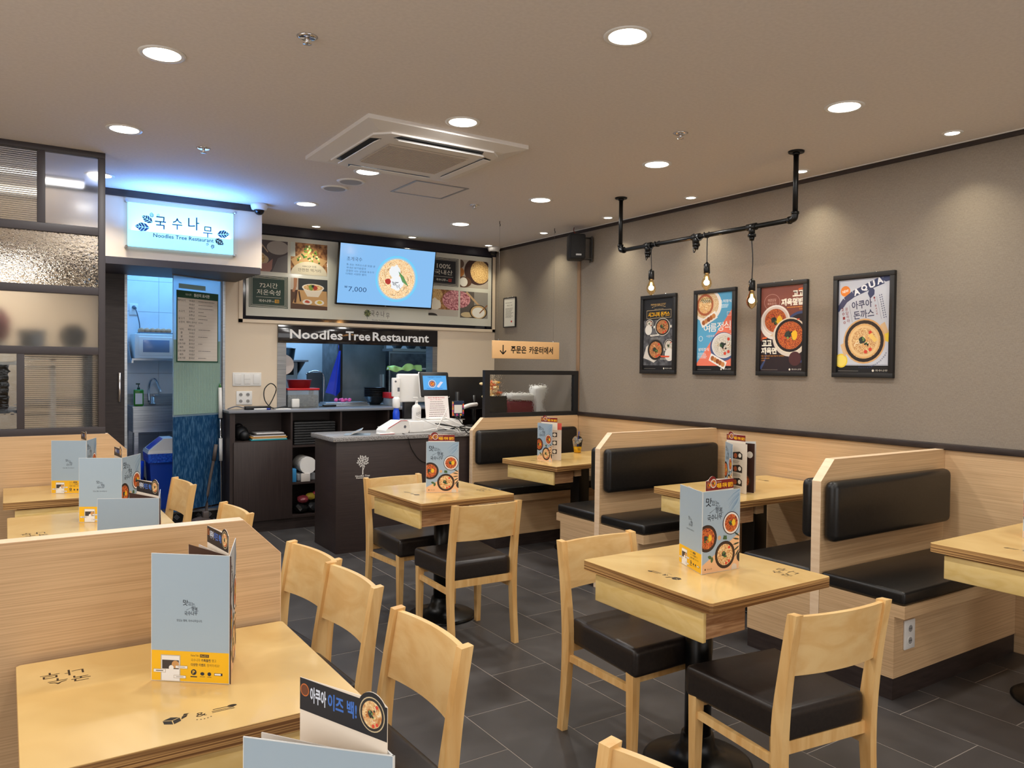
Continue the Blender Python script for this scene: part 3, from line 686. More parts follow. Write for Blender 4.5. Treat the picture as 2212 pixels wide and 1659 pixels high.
# ================================================================== CHAIRS
def make_chair(label, loc, rz, group):
    t = thing('dining_chair', label, 'chair', loc, rz, group); hw = 0.205
    prof = [(-0.215, 0.0), (-0.178, 0.0), (-0.148, 0.36), (-0.150, 0.47), (-0.205, 0.775), (-0.240, 0.780), (-0.200, 0.50), (-0.192, 0.38)]
    def cr(pts):   # smooth curved rear post outline in (y,z)
        front = smooth_curve([(0, -0.176, 0), (0, -0.150, 0.22), (0, -0.140, 0.42), (0, -0.168, 0.62), (0, -0.196, 0.780)], 4)
        back = smooth_curve([(0, -0.232, 0.783), (0, -0.206, 0.62), (0, -0.188, 0.42), (0, -0.190, 0.22), (0, -0.212, 0)], 4)
        return [(v.y, v.z) for v in front]+[(v.y, v.z) for v in back]
    pr = cr(None); n = len(pr)
    for s in (-1, 1):
        xa, xb = sorted((s*hw, s*(hw-0.028)))
        mb = MB(); vs = [(xa, p[0], p[1]) for p in pr]+[(xb, p[0], p[1]) for p in pr]
        h = n//2; fs = [(i, i+1, n-2-i, n-1-i) for i in range(h-1)]
        mb.raw(vs, [tuple(f) for f in fs]+[tuple(n+i for i in reversed(f)) for f in fs]+[(i, (i+1) % n, n+(i+1) % n, n+i) for i in range(n)], M_CHAIR)
        mb.build('leg', t)
        mb = MB(); xo = s*hw; xi = s*(hw-0.036); lo = 0.004*s
        z1 = 0.375; vs = [(xo-lo*0, 0.205, z1), (xi, 0.205, z1), (xi, 0.245, z1), (xo, 0.245, z1), (xo-0.004*s, 0.212, 0), (xi+0.006*s, 0.212, 0), (xi+0.006*s, 0.240, 0), (xo-0.004*s, 0.240, 0)]
        mb.raw(vs, [(0, 1, 2, 3), (7, 6, 5, 4), (0, 4, 5, 1), (1, 5, 6, 2), (2, 6, 7, 3), (3, 7, 4, 0)], M_CHAIR); mb.build('leg', t)
        xs, xe = sorted((s*(hw-0.008), s*(hw-0.026)))
        MB().box(xs, -0.155, 0.298, xe, 0.212, 0.325, M_CHAIR).build('stretcher', t)
    MB().box(-0.18, -0.165, 0.335, 0.18, -0.150, 0.375, M_CHAIR).build('apron', t); MB().box(-0.18, 0.215, 0.335, 0.18, 0.23, 0.375, M_CHAIR).build('apron', t)
    bm = bmesh.new(); bmesh.ops.create_cube(bm, size=1)
    for v in bm.verts:
        back = v.co.y < 0; z = v.co.z
        v.co = Vector((v.co.x*(0.352 if back else 0.425), -0.165 if back else 0.262, 0.418+z*0.108+(0 if back else 0.0)))
    for v in bm.verts:
        if v.co.y > 0: v.co.x *= 1.0
    bmesh.ops.bevel(bm, geom=bm.edges[:], offset=0.026, segments=4, profile=0.6, affect='EDGES')
    for v in bm.verts:
        if v.co.z > 0.45: v.co.z += 0.008*(1-min(1, (v.co.x/0.2)**2))*(1-min(1, ((v.co.y-0.05)/0.2)**2))
    MB().bm(bm, M_LEATHER, True).build('seat', t)
    mb = MB(); nx = 12; vs = []
    for side in (0, 1):
        for zz in (0.587, 0.775):
            for i in range(nx+1):
                x = -0.185+0.37*i/nx; c = 0.022*(1-(x/0.185)**2)
                y = -0.182-(zz-0.587)*0.17-c+(0.010 if side else -0.006); vs.append((x, y, zz))
    K = nx+1; fs = []
    for i in range(nx):
        fs += [(i, i+1, K+i+1, K+i), (2*K+i, 3*K+i, 3*K+i+1, 2*K+i+1), (i, 2*K+i, 2*K+i+1, i+1), (K+i, K+i+1, 3*K+i+1, 3*K+i)]
    fs += [(0, K, 3*K, 2*K), (nx, 2*K+nx, 3*K+nx, K+nx)]
    mb.raw(vs, fs, M_CHBACK); mb.build('backrest', t)
    return t
G_ = 'beech dining chairs with dark seats'
def place(cx, cy, deg, label, first=[None]):
    """cx,cy = centre of the back's top edge; deg = 0 faces +Y"""
    a = R(deg); off = 0.215; x = cx-math.sin(a)*off; y = cy+math.cos(a)*off
    if first[0] is None: first[0] = make_chair(label, (x, y, 0), a, G_); return first[0]
    return dup(first[0], (x, y, 0), a, label, G_)
place(2.133, 1.405, -7.0, 'beech chair in the right foreground with its back to the camera')
place(2.125, 2.561, 180.3, 'beech chair beyond the right foreground table, facing the camera')
place(2.134, 3.475, -2, 'beech chair with its back to the camera at the middle table')
place(2.120, 4.640, 184, 'beech chair at the far side of the middle table, facing the camera')
place(1.003, 2.925, 97, 'beech chair behind the left partition end, farther of the overlapping pair')
place(1.005, 2.520, 92.4, 'beech chair overlapping the chair behind it, beside the left partition')
place(0.985, 1.906, 91.6, 'beech chair alone beside the nearest left table, dark seat showing')
place(0.998, 0.935, 97, 'beech chair cut by the bottom edge, only the back top visible')
place(0.917, 5.050, 95, 'beech chair standing by the kitchen door step at the far left table')
place(0.970, 3.985, 95, 'beech chair peeking over the left partition beside the dustpan')
# ================================================================== MENUS
BL = P('#9fb3c3', 0.3); MW, MH = 0.192, 0.300
def calli(cv, x, y, s, mt):
    """brush lettering block, s = width of the block"""
    k = s
    cv.text('맛', x, y+0.62*k, x+0.34*k, y+0.98*k, mt, 0.012, -0.1); cv.text('있는,', x+0.34*k, y+0.60*k, x+0.82*k, y+0.84*k, mt, 0.004, -0.15)
    cv.stroke([(x+0.22*k, y+0.34*k), (x+0.38*k, y+0.42*k), (x+0.62*k, y+0.55*k)], 0.02*k, mt, 0.008*k)
    cv.text('행복,', x+0.55*k, y+0.30*k, x+1.0*k, y+0.56*k, mt, 0.008, -0.1); cv.text('국수나무', x+0.10*k, y+0.02*k, x+0.94*k, y+0.30*k, mt, 0.008, 0.06)
INK = P('#1d2430')
_cache = {}
def front_print():
    cv = Canvas(MW, MH); cv.rect(0.001, 0.001, MW-0.001, MH-0.001, BL)
    cv.poly([(0.001, 0.001), (MW-0.001, 0.001), (MW-0.001, 0.135), (0.001, 0.030)], P('#eab98a'))
    for i in range(9):
        y = 0.297-i*0.006; cv.stroke([(MW-0.003-i*0.001, y), (MW-0.035, y-0.014-i*0.002), (MW-0.066+i*0.002, y-0.038-i*0.003)], 0.0045, P(('#7f9db8', '#9db5c8', '#8aa5bd')[i % 3]), 0.0008)
    for i in range(5): cv.stroke([(MW-0.004, 0.275-i*0.004), (MW-0.02-i*0.006, 0.23-i*0.002), (MW-0.03-i*0.008, 0.205)], 0.004, P('#a2b9ca'), 0.001)
    calli(cv, 0.016, 0.190, 0.088, INK)
    cv.bowl(0.146, 0.175, 0.043, 'red', '#3a2c34', '#e8e2dc'); cv.bowl(0.024, 0.128, 0.050, 'red', '#2a1c18', '#3c2a22')
    cv.disc(0.087, 0.125, 0.0085, P('#d3a77c')); cv.bowl(0.117, 0.060, 0.051, 'noodle', '#2a1c18', '#3c2a22')
    for a, b, c in ((0.030, 0.062, -0.4), (0.048, 0.036, 1.3), (0.105, 0.118, 0.5), (0.125, 0.116, 2.4)): cv.leaf(a, b, 0.024, 0.013, c, P('#47643c'))
    for i in range(5): cv.leaf(MW-0.001, 0.122-i*0.012, 0.036, 0.006, 2.6+i*0.35, P('#2f4030'))
    cv.disc(MW+0.006, 0.045, 0.020, P('#2b2b2a')); cv.disc(0.165, 0.008, 0.014, P('#d9cbb8'))
    cv.disc(0.018, 0.015, 0.0035, P('#5a4636')); cv.text('국수나무', 0.026, 0.011, 0.052, 0.018, P('#5a4636')); return cv
def back_print():
    cv = Canvas(MW, MH); cv.rect(0.001, 0.001, MW-0.001, MH-0.001, BL); cv.rect(0.001, 0.001, MW-0.001, 0.072, P('#f0b90f'))
    calli(cv, 0.078, 0.156, 0.038, INK); cv.text('맛있는 행복, 국수나무입니다.', 0.063, 0.141, 0.126, 0.147, INK, 0.01)
    Wt = P('#ecebe8')
    cv.rect(0.024, 0.0015, 0.072, 0.062, P('#b9b2a2')); cv.rect(0.026, 0.0015, 0.070, 0.060, Wt); cv.rect(0.0275, 0.029, 0.0685, 0.050, P('#3a3230')); cv.disc(0.060, 0.040, 0.009, P('#c9975c')); cv.disc(0.050, 0.032, 0.006, Wt)
    for (x0, y0, x1, y1) in ((0.006, 0.020, 0.036, 0.028), (0.060, 0.031, 0.090, 0.038), (0.056, 0.008, 0.086, 0.015)):
        cv.rect(x0, y0, x1, y1, P('#8a6a2a')); cv.rect(x0+.0006, y0+.0006, x1-.0006, y1-.0006, Wt); cv.rect(x0+.006, y0+.003, x1-.006, y1-.003, P('#5b5548'))
    cv.text('KakaoTalk', 0.098, 0.061, 0.117, 0.0655, INK); cv.rect(0.120, 0.0595, 0.142, 0.0665, P('#4a2a1c')); cv.text('Plus친구', 0.122, 0.061, 0.140, 0.065, P('#f3d24a'))
    cv.text('국수나무', 0.098, 0.049, 0.121, 0.056, P('#7a5a18')); cv.text('카톡플친', 0.123, 0.049, 0.146, 0.056, INK, 0.02); cv.text('맺고', 0.149, 0.049, 0.160, 0.056, P('#7a5a18'))
    cv.text('다양한 이벤트', 0.098, 0.038, 0.134, 0.045, INK, 0.02); cv.text('참여하세요!', 0.137, 0.038, 0.168, 0.045, P('#7a5a18'))
    cv.disc(0.105, 0.024, 0.0068, INK); cv.text('P', 0.102, 0.020, 0.108, 0.028, P('#f0b90f'), 0.03); cv.disc(0.126, 0.021, 0.005, INK, 0.004); cv.disc(0.143, 0.021, 0.0045, INK); cv.rect(0.155, 0.018, 0.175, 0.024, INK); cv.rect(0.156, 0.019, 0.171, 0.023, Wt)
    cv.rect(0.097, 0.012, 0.113, 0.0145, INK); cv.rect(0.120, 0.0135, 0.132, 0.0145, INK); cv.rect(0.138, 0.0135, 0.148, 0.0145, INK); return cv
def page_print(kind):
    cv = Canvas(MW, MH)
    if kind == 'cream':
        cv.rect(0.001, 0.001, MW-0.001, MH-0.001, P('#dcd0c0'))
        for i, z in enumerate((0.215, 0.135, 0.055)):
            cv.poly([(0.06, z-0.012), (0.15, z-0.014), (0.15, z+0.02), (0.125, z+0.034), (0.06, z+0.024)], P('#2c221c')); cv.bowl(0.090, z+0.006, 0.019, 'red', extra=False); cv.disc(0.128, z+0.010, 0.013, P('#efe8dc'))
            cv.lines(0.06, z-0.04, 0.14, z-0.022, 3, P('#8a7e70'))
        return cv
    if kind == 'coral':
        cv.rect(0.001, 0.001, MW-0.001, MH-0.001, P('#dccfc2')); cv.rect(0.001, 0.245, MW-0.001, MH-0.001, P('#d95a50')); cv.lines(0.06, 0.262, 0.14, 0.28, 2, P('#f4e8e0'))
        for z in (0.205, 0.140, 0.070):
            cv.poly([(0.075, z-0.018), (0.155, z-0.018), (0.155, z+0.018), (0.075, z+0.018)], P('#2c221c')); cv.bowl(0.10, z, 0.015, 'red', extra=False); cv.disc(0.135, z, 0.013, P('#efe8dc')); cv.lines(0.075, z-0.036, 0.14, z-0.022, 2, P('#8a7e70'))
        return cv
    cv.rect(0.001, 0.001, MW-0.001, MH-0.001, P('#3a211c')); cv.bowl(0.12, 0.07, 0.05, 'red'); cv.disc(0.16, 0.23, 0.02, P('#e8e0d4')); return cv
def tab_print(kind, w=0.13, h=0.036):
    cv = Canvas(w, 0.062)
    if kind == 'red':
        cv.rect(0, 0, w, 0.036, P('#7c1c1c')); cv.disc(0.036, 0.030, 0.022, P('#7c1c1c'))
        cv.bowl(0.016, 0.020, 0.0145, 'red', '#8a7a6c', '#5a4038'); cv.bowl(0.041, 0.025, 0.0165, 'red', '#ece4da', '#d8cec2')
        cv.text('매콤 제육 열전!', 0.060, 0.006, w-0.004, 0.024, P('#f2b21c'), 0.05); cv.text('국수나무', 0.062, 0.026, 0.085, 0.031, P('#efe6da'))
    else:
        cv.rect(0, 0, w, 0.040, P('#16181f')); cv.disc(w-0.024, 0.028, 0.024, P('#16181f')); cv.bowl(w-0.024, 0.026, 0.0205, 'noodle', '#c9b894', '#2a2624')
        cv.disc(0.009, 0.026, 0.0080, P('#c0672a')); cv.disc(0.009, 0.026, 0.0065, P('#6a3a20')); cv.text('아쿠아', 0.019, 0.013, 0.048, 0.033, P('#d5dcea'), 0.03); cv.text('이즈 백!', 0.051, 0.013, w-0.049, 0.033, P('#3b6fc4'), 0.03)
    return cv
_F, _B = front_print(), back_print()
_proto = {}
def panel_at(cv, key, S, ang, side, name, parent, w=MW, z0=0.756, h=MH, lean=0.0, mt=None, start=0.0):
    """thin card standing on its lower edge from the spine S towards ang; print on the outer face"""
    a = R(ang); d = Vector((math.cos(a), math.sin(a), 0)); nrm = Vector((d.y, -d.x, 0))*side; S3 = Vector((S[0], S[1], z0))-Vector(parent.location)+d*start
    mb = MB(); th = 0.0016; q = [S3, S3+d*w, S3+d*w-nrm*th, S3-nrm*th]
    vs = q+[p+Vector((0, 0, h)) for p in q]
    mb.raw(vs, [(0, 1, 2, 3), (4, 5, 6, 7), (0, 1, 5, 4), (1, 2, 6, 5), (2, 3, 7, 6), (3, 0, 4, 7)], mt or P('#d9dcdc'))
    o = mb.build(name, parent)
    if cv is not None:
        if side > 0: cv.build('printed_face', S3, d, (0, 0, 1), o)
        else: cv.build('printed_face', S3+d*w, -d, (0, 0, 1), o)
    return o
def menu(label, S, fr, bk, pages=(), tab=None, z0=0.756):
    """fr / bk: directions of front and back covers; pages: (angle, kind, side)"""
    t = thing('menu', label, 'menu', (S[0], S[1], z0), 0, 'tri-fold table menus')
    if fr is not None: panel_at(_F, 'f', S, fr, 1, 'front_cover', t, z0=z0)
    if bk is not None: panel_at(_B, 'b', S, bk, -1, 'back_cover', t, z0=z0)
    for a, kind, side in pages:
        cv = {'cream': PG_C, 'coral': PG_K, 'dark': PG_D, 'plain': None}[kind]
        panel_at(cv, kind, S, a, side, 'page', t, w=MW-0.010, h=MH-0.006, z0=z0, start=0.003, mt=P('#cfc6bc'))
    if tab:
        kind, a, side, st, up, w = tab; cv = TAB[kind]
        ar = R(a); d = Vector((math.cos(ar), math.sin(ar), 0)); nr = Vector((d.y, -d.x, 0))*side
        o3 = Vector((0, 0, MH+up))+d*st
        mb = MB(); th = 0.001; hh = 0.036 if kind == 'red' else 0.040
        c = 0.036 if kind == 'red' else w-0.024; cy = 0.030 if kind == 'red' else 0.028; rr2 = 0.022 if kind == 'red' else 0.024
        u0 = o3 if side > 0 else o3+d*w; ux = d if side > 0 else -d
        arc = [(c+rr2*math.cos(R(x)), cy+rr2*math.sin(R(x))) for x in range(150, 20, -10)]
        out = [(0, -0.06), (w, -0.06), (w, hh)]+[p for p in reversed(arc) if p[1] > hh and 0 <= p[0] <= w]+[(0, hh)]
        V = [u0+ux*p[0]+Vector((0, 0, p[1]))-nr*0.0002 for p in out]; V += [v-nr*th for v in V]; n = len(out)
        mb.raw(V, [tuple(range(n)), tuple(range(2*n-1, n-1, -1))]+[(i, (i+1) % n, n+(i+1) % n, n+i) for i in range(n)], P('#e8dccb'))
        o = mb.build('promotion_tab', t); cv.build('printed_face', u0, ux, (0, 0, 1), o)
    return t
PG_C, PG_K, PG_D = page_print('cream'), page_print('coral'), page_print('dark')
TAB = {'red': tab_print('red', 0.155), 'navy': tab_print('navy', 0.15)}
menu('upright blue menu on the left foreground table, its yellow-banded back facing us', (0.435, 1.846), 72.5, 141, [(134, 'plain', -1), (108, 'dark', -1), (100, 'plain', -1)], ('navy', 96, -1, 0.010, 0.004, 0.15))
menu('half-open menu at the bottom edge with a navy noodle tab sticking up', (0.370, 0.799), 92, 134, [(126, 'plain', -1), (105, 'plain', -1), (99, 'plain', -1), (95, 'plain', -1)], ('navy', 112, -1, 0.012, 0.012, 0.15))
menu('open menu on the right foreground table showing light blue cover and red tab', (2.110, 1.951), 357.5, 69, [(60, 'plain', -1), (12, 'dark', 1), (20, 'plain', -1)], ('red', 2.0, 1, 0.016, 0.002, 0.155))
menu('menu on the middle table facing us squarely with a red tab', (2.074, 4.075), 331, 20, [(338, 'plain', 1)], ('red', 335, 1, 0.012, 0.004, 0.155))
menu('fanned menu on the far booth table beside the iced drink', (3.590, 5.090), 272, 20, [(318, 'coral', 1), (340, 'plain', 1)], ('red', 290, 1, 0.035, 0.010, 0.155))
menu('fanned menu on the middle booth table with cream inner pages and red tab', (3.735, 3.275), 234, 330, [(262, 'cream', 1), (283, 'dark', 1), (300, 'plain', 1)], ('red', 266, 1, 0.010, 0.012, 0.155))
menu('menu standing on the far left table below the partition, its grey-blue back to us', (0.387, 4.990), 70, 151, [(145, 'plain', -1)], ('navy', 96, -1, 0.0, 0.0, 0.15))
menu('wide open menu behind the left partition showing both covers', (0.456, 4.009), 58, 151.5, [(143, 'plain', -1)], ('navy', 96, -1, 0.0, 0.0, 0.15))
m8 = menu('cropped plain grey-blue menu top just behind the left partition with a navy tab', (0.425, 2.760), 80, 155, [(148, 'plain', -1), (112, 'dark', -1)], ('navy', 108, -1, 0.006, 0.006, 0.15))
menu('menu cut off by the right edge of the photo on the nearest booth table', (3.845, 1.640), 310, 20, [], None)

# iced drink
cup = thing('iced_drink', 'clear plastic cup of yellow drink with dome lid and blue straw', 'drink', (4.20, 5.345, 0.756))
MB().lathe([(0.030, 0.001), (0.044, 0.106), (0.0445, 0.108)], (0, 0, 0), mat('cup_plastic', (250, 250, 250), 0.05, trans=1.0, ior=1.1), 28).build('cup', cup)
MB().lathe([(1e-4, 0.003), (0.029, 0.003), (0.0365, 0.056), (1e-4, 0.056)], (0, 0, 0), mat('mango_juice', (248, 190, 10), 0.3), 28).build('juice', cup)
MB().lathe([(0.047, 0.106), (0.047, 0.112), (0.041, 0.128), (0.030, 0.142), (0.012, 0.150)], (0, 0, 0), mat('cup_plastic', (0, 0, 0)), 28).build('dome_lid', cup)
MB().tube([(0.0, 0, 0.03), (0.006, 0.0, 0.12), (0.016, 0, 0.185)], 0.0045, mat('straw_blue', (20, 70, 190), 0.4), 8).build('straw', cup)
mb = MB(); rr = random.Random(9)
for i in range(16): mb.box(-0.008, -0.008, -0.008, 0.008, 0.008, 0.008, mat('ice_grey', (190, 196, 202), 0.15), 0, M=Matrix.Translation(((rr.random()-.5)*.045, (rr.random()-.5)*.045, 0.085+rr.random()*.045)) @ Matrix.Rotation(rr.random()*3, 4, 'X') @ Matrix.Rotation(rr.random()*3, 4, 'Z'))
mb.build('ice', cup)
cv = Canvas(0.03, 0.02, 0.0001); cv.text("CK'S", 0.002, 0.010, 0.026, 0.019, INK, 0.02); cv.text('COFFEE', 0.004, 0.001, 0.028, 0.008, INK, 0.02); cv.build('lettering', (-0.028, -0.0375, 0.024), (1, -0.28, 0), (0, 0, 1), cup)

# ================================================================== FRAMED POSTERS
def poster(y_far, y_near, z0, z1, label, draw, b=0.030, loc_cat='poster', dep=0.028, name='framed_poster', bottom=0.045, glassm=True):
    w = y_far-y_near; h = z1-z0; t = thing(name, label, loc_cat, (WX, y_far, z0)); dx = -dep
    mb = MB().box(dx, -w, 0, 0, 0, b, M_MATBLK, 0.002).box(dx, -w, h-b, 0, 0, h, M_MATBLK, 0.002).box(dx, -b, b, 0, 0, h-b, M_MATBLK, 0.002).box(dx, -w, b, 0, -w+b, h-b, M_MATBLK, 0.002)
    mb.build('frame', t)
    MB().box(-0.012, -w+b, b, -0.002, -b, h-b, P('#1b1a1c')).build('backing', t)
    cv = Canvas(w-2*b, h-2*b); draw(cv, w-2*b, h-2*b); cv.build('poster_print', (-0.0122, -b, b), (0, -1, 0), (0, 0, 1), t)
    for k in (0.32, 0.68): MB().sphere((-0.006, -w*k, h+0.003), 0.006, M_CHROME, n=10).build('hanging_pin', t)
    return t
def brand(cv, w, y=0.010, c='#e4dccc'):
    cv.disc(w*0.70, y+0.005, 0.0075, P(c)); cv.text('국수나무', w*0.74, y, w*0.97, y+0.012, P(c)); cv.rect(0.008, y+0.001, w*0.42, y+0.003, P('#8c8880'))
def p1(cv, w, h):
    cv.rect(0, 0.040, w, h, FOOD_SLATE); cv.rect(0, h*0.70, w, h, P('#242426')); brand(cv, w)
    for i in range(9): cv.rect(w*0.28+i*w*0.052, h*0.875+0.012*math.sin(i*PI/8), w*0.28+i*w*0.052+0.009, h*0.875+0.006+0.012*math.sin(i*PI/8), P('#d8b070'))
    cv.text('PREMIUM PORK CUTLET', w*0.24, h*0.905, w*0.74, h*0.928, P('#e2b568')); cv.text('Signature Pork Cutlet', w*0.36, h*0.845, w*0.66, h*0.858, P('#d0b48a'))
    cv.frame(w*0.10, h*0.725, w*0.92, h*0.84, 0.003, P('#c8b088')); cv.text('시그니처 돈까스', w*0.15, h*0.745, w*0.87, h*0.812, P('#f4b414'), 0.03)
    cv.disc(w*0.20, h*0.655, w*0.13, P('#d9d4c8'), w*0.10); cv.bowl(w*0.20, h*0.655, w*0.115, 'rice', ry=w*0.085); cv.disc(w*0.17, h*0.565, w*0.12, P('#e6e1d8'))
    for x, y, r, rh in ((0.64, 0.60, 0.25, 0.21), (0.42, 0.285, 0.27, 0.24)):
        cv.rect(w*(x-r*1.22), h*y-0.008, w*(x+r*1.22), h*y+0.012, P('#ddd8cc')); cv.bowl(w*x, h*y, w*r, 'meat', '#cfc9bc', '#26221f', ry=w*rh)
    cv.poly([(w*0.22, h*0.495), (w*0.50, h*0.50), (w*0.54, h*0.482), (w*0.24, h*0.472)], P('#e8e2d6')); cv.text('국내산 돼지고기', w*0.27, h*0.480, w*0.48, h*0.492, P('#2a2624'))
    cv.lines(w*0.25, h*0.43, w*0.60, h*0.46, 3, P('#a8a49c')); cv.bowl(w*0.86, h*0.335, w*0.16, 'rice', '#d5d0c6', '#3a3430'); cv.disc(w*0.88, h*0.215, w*0.15, P('#e9e4dc'))
    cv.poly([(0, h*0.17), (w*0.10, h*0.33), (w*0.20, h*0.36), (w*0.26, h*0.24), (w*0.55, h*0.17), (w*0.36, h*0.105), (w*0.2, h*0.14)], P('#d8d2c8')); cv.bowl(w*0.42, h*0.285, w*0.27, 'meat', '#4a4440', '#26221f', ry=w*0.25)
    cv.poly([(w*0.57, h*0.205), (w*0.90, h*0.198), (w*0.86, h*0.178), (w*0.62, h*0.18)], P('#e0593a')); cv.lines(w*0.58, h*0.145, w*0.93, h*0.17, 2, P('#cfcac0'))
def p2(cv, w, h):
    cv.rect(0, 0.040, w, h, P('#5aa6cf')); cv.poly([(w, h*0.80), (w, 0.040), (0, 0.040), (0, h*0.10)], P('#ee7c62')); brand(cv, w)
    cv.disc(w*0.27, h*0.845, w*0.42, P('#f0e9e2'), w*0.36); cv.disc(w*0.25, h*0.855, w*0.36, FOOD_BROTH, w*0.30); cv.bowl(w*0.22, h*0.855, w*0.24, 'noodle', '#b06a44', '#a85a3a', extra=False)
    for i in range(14): cv.stroke([(w*(0.08+0.02*i), h*0.90), (w*(0.12+0.018*i), h*(0.93+0.02*math.sin(i*2))), (w*(0.16+0.02*i), h*0.88)], 0.003, P(('#242c22', '#5a7a44', '#e6dcc8')[i % 3]))
    def plate(x, y, rot):
        c, s = math.cos(rot), math.sin(rot); q = lambda a, b: (x+a*c-b*s, y+a*s+b*c)
        cv.poly([q(-.085, -.03), q(.085, -.03), q(.085, .03), q(-.085, .03)], P('#f2eee8'))
        for k in range(5): cv.disc(*q(-.056+.028*k, 0), .019, P(('#a8602e', '#c98850', '#8e4a26')[k % 3]), n=12)
    plate(w*0.33, h*0.665, 0.45); cv.text('소치정식', w*0.64, h*0.865, w*0.95, h*0.905, P('#f4f2ee'), 0.01); cv.lines(w*0.64, h*0.80, w*0.93, h*0.85, 3, P('#e3eef4'))
    for k, g in enumerate('여름정식'): cv.text(g, w*(0.19+0.19*k), h*(0.50+0.006*k), w*(0.37+0.19*k), h*(0.60+0.012*k), P('#fbf7f2'), 0.008)
    cv.text('시원하게, 든든하게!', w*0.27, h*0.43, w*0.78, h*0.465, P('#f6dcd2')); cv.disc(w*0.11, h*0.42, 0.020, P('#f4f2ee'), n=24); cv.disc(w*0.11, h*0.42, 0.0165, P('#5aa6cf'), n=24)
    cv.frame(w*0.84, h*0.70, w*0.95, h*0.75, 0.003, P('#f6ddd6')); cv.stroke([(w*0.93, h*0.42), (w*0.99, h*0.45), (w*0.93, h*0.48), (w*0.93, h*0.42)], 0.002, P('#f6ddd6'))
    cv.text('냉치정식', w*0.04, h*0.255, w*0.35, h*0.30, P('#f4f2ee'), 0.01); cv.lines(w*0.03, h*0.16, w*0.30, h*0.24, 4, P('#e3eef4'))
    cv.disc(w*0.74, h*0.31, w*0.36, P('#4a5a86'), w*0.31); cv.bowl(w*0.76, h*0.325, w*0.33, 'rice', '#e9e4e0', '#d9d2ca', ry=w*0.27); plate(w*0.60, h*0.125, -0.42)
def p3(cv, w, h):
    cv.rect(0, 0, w, h, P('#2a2024')); cv.poly([(0, h*0.36), (0, h), (w, h), (w, h*0.62), (w*0.6, h*0.52)], P('#7c4438'))
    cv.disc(w*0.95, h*0.40, w*0.45, P('#3a4a78'), w*0.50); cv.disc(w*0.95, h*0.40, w*0.40, P('#2a2024'), w*0.45); cv.stroke([(0, h*0.03), (w*0.1, h*0.12), (w*0.15, h*0.22)], 0.02, P('#3a4e7c'), 0.004)
    cv.disc(w*0.26, h*0.82, w*0.19, P('#b08478'), w*0.16); cv.disc(w*0.26, h*0.82, w*0.18, P('#7c4438'), w*0.15); cv.text('매콤달달', w*0.16, h*0.825, w*0.36, h*0.86, P('#c9a598')); cv.text('제육한끼!', w*0.15, h*0.785, w*0.37, h*0.815, P('#c9a598'))
    cv.poly([(w*0.86, h*0.935), (w, h*0.945), (w, h*0.965), (w*0.88, h*0.955)], P('#e4672c')); cv.text('고고', w*0.74, h*0.865, w*0.995, h*0.935, P('#f1ead8'), 0.05); cv.text('제육덮밥', w*0.48, h*0.765, w*0.995, h*0.85, P('#f1ead8'), 0.05)
    cv.lines(w*0.62, h*0.735, w, h*0.755, 1, P('#e89a3c'), jit=0); cv.text('8,000', w*0.90, h*0.71, w*0.99, h*0.73, P('#e89a3c'))
    cv.disc(w*0.34, h*0.58, w*0.36, P('#e2d9d2'), w*0.34, rot=.4); cv.bowl(w*0.35, h*0.60, w*0.33, 'red', '#f0e9e2', '#d8c9c0', ry=w*0.30); cv.poly([(w*0.30, h*0.45), (w*0.44, h*0.44), (w*0.38, h*0.40), (w*0.22, h*0.42)], P('#dcbf9c'))
    cv.disc(w*0.70, h*0.40, w*0.41, P('#d9cdbf'), w*0.38); cv.bowl(w*0.70, h*0.42, w*0.38, 'red', '#e6d8c0', '#221c1e', ry=w*0.35)
    cv.poly([(w*0.03, h*0.385), (w*0.14, h*0.39), (w*0.16, h*0.41), (w*0.05, h*0.405)], P('#e4672c')); cv.text('고고', w*0.03, h*0.30, w*0.27, h*0.37, P('#f1ead8'), 0.05); cv.text('제육면', w*0.02, h*0.205, w*0.39, h*0.285, P('#f1ead8'), 0.05)
    cv.text('매콤 제육볶음에 탱글 면발까지 듬뿍담은!', w*0.02, h*0.175, w*0.58, h*0.192, P('#e89a3c')); cv.text('제육비빔면', w*0.02, h*0.148, w*0.22, h*0.163, P('#e89a3c')); cv.text('7,500', w*0.02, h*0.12, w*0.11, h*0.136, P('#e89a3c'))
    cv.disc(w*0.82, h*0.15, w*0.14, P('#4e2c2e')); cv.leaf(w*0.84, h*0.60, 0.03, 0.010, 0.1, P('#e0563a')); brand(cv, w)
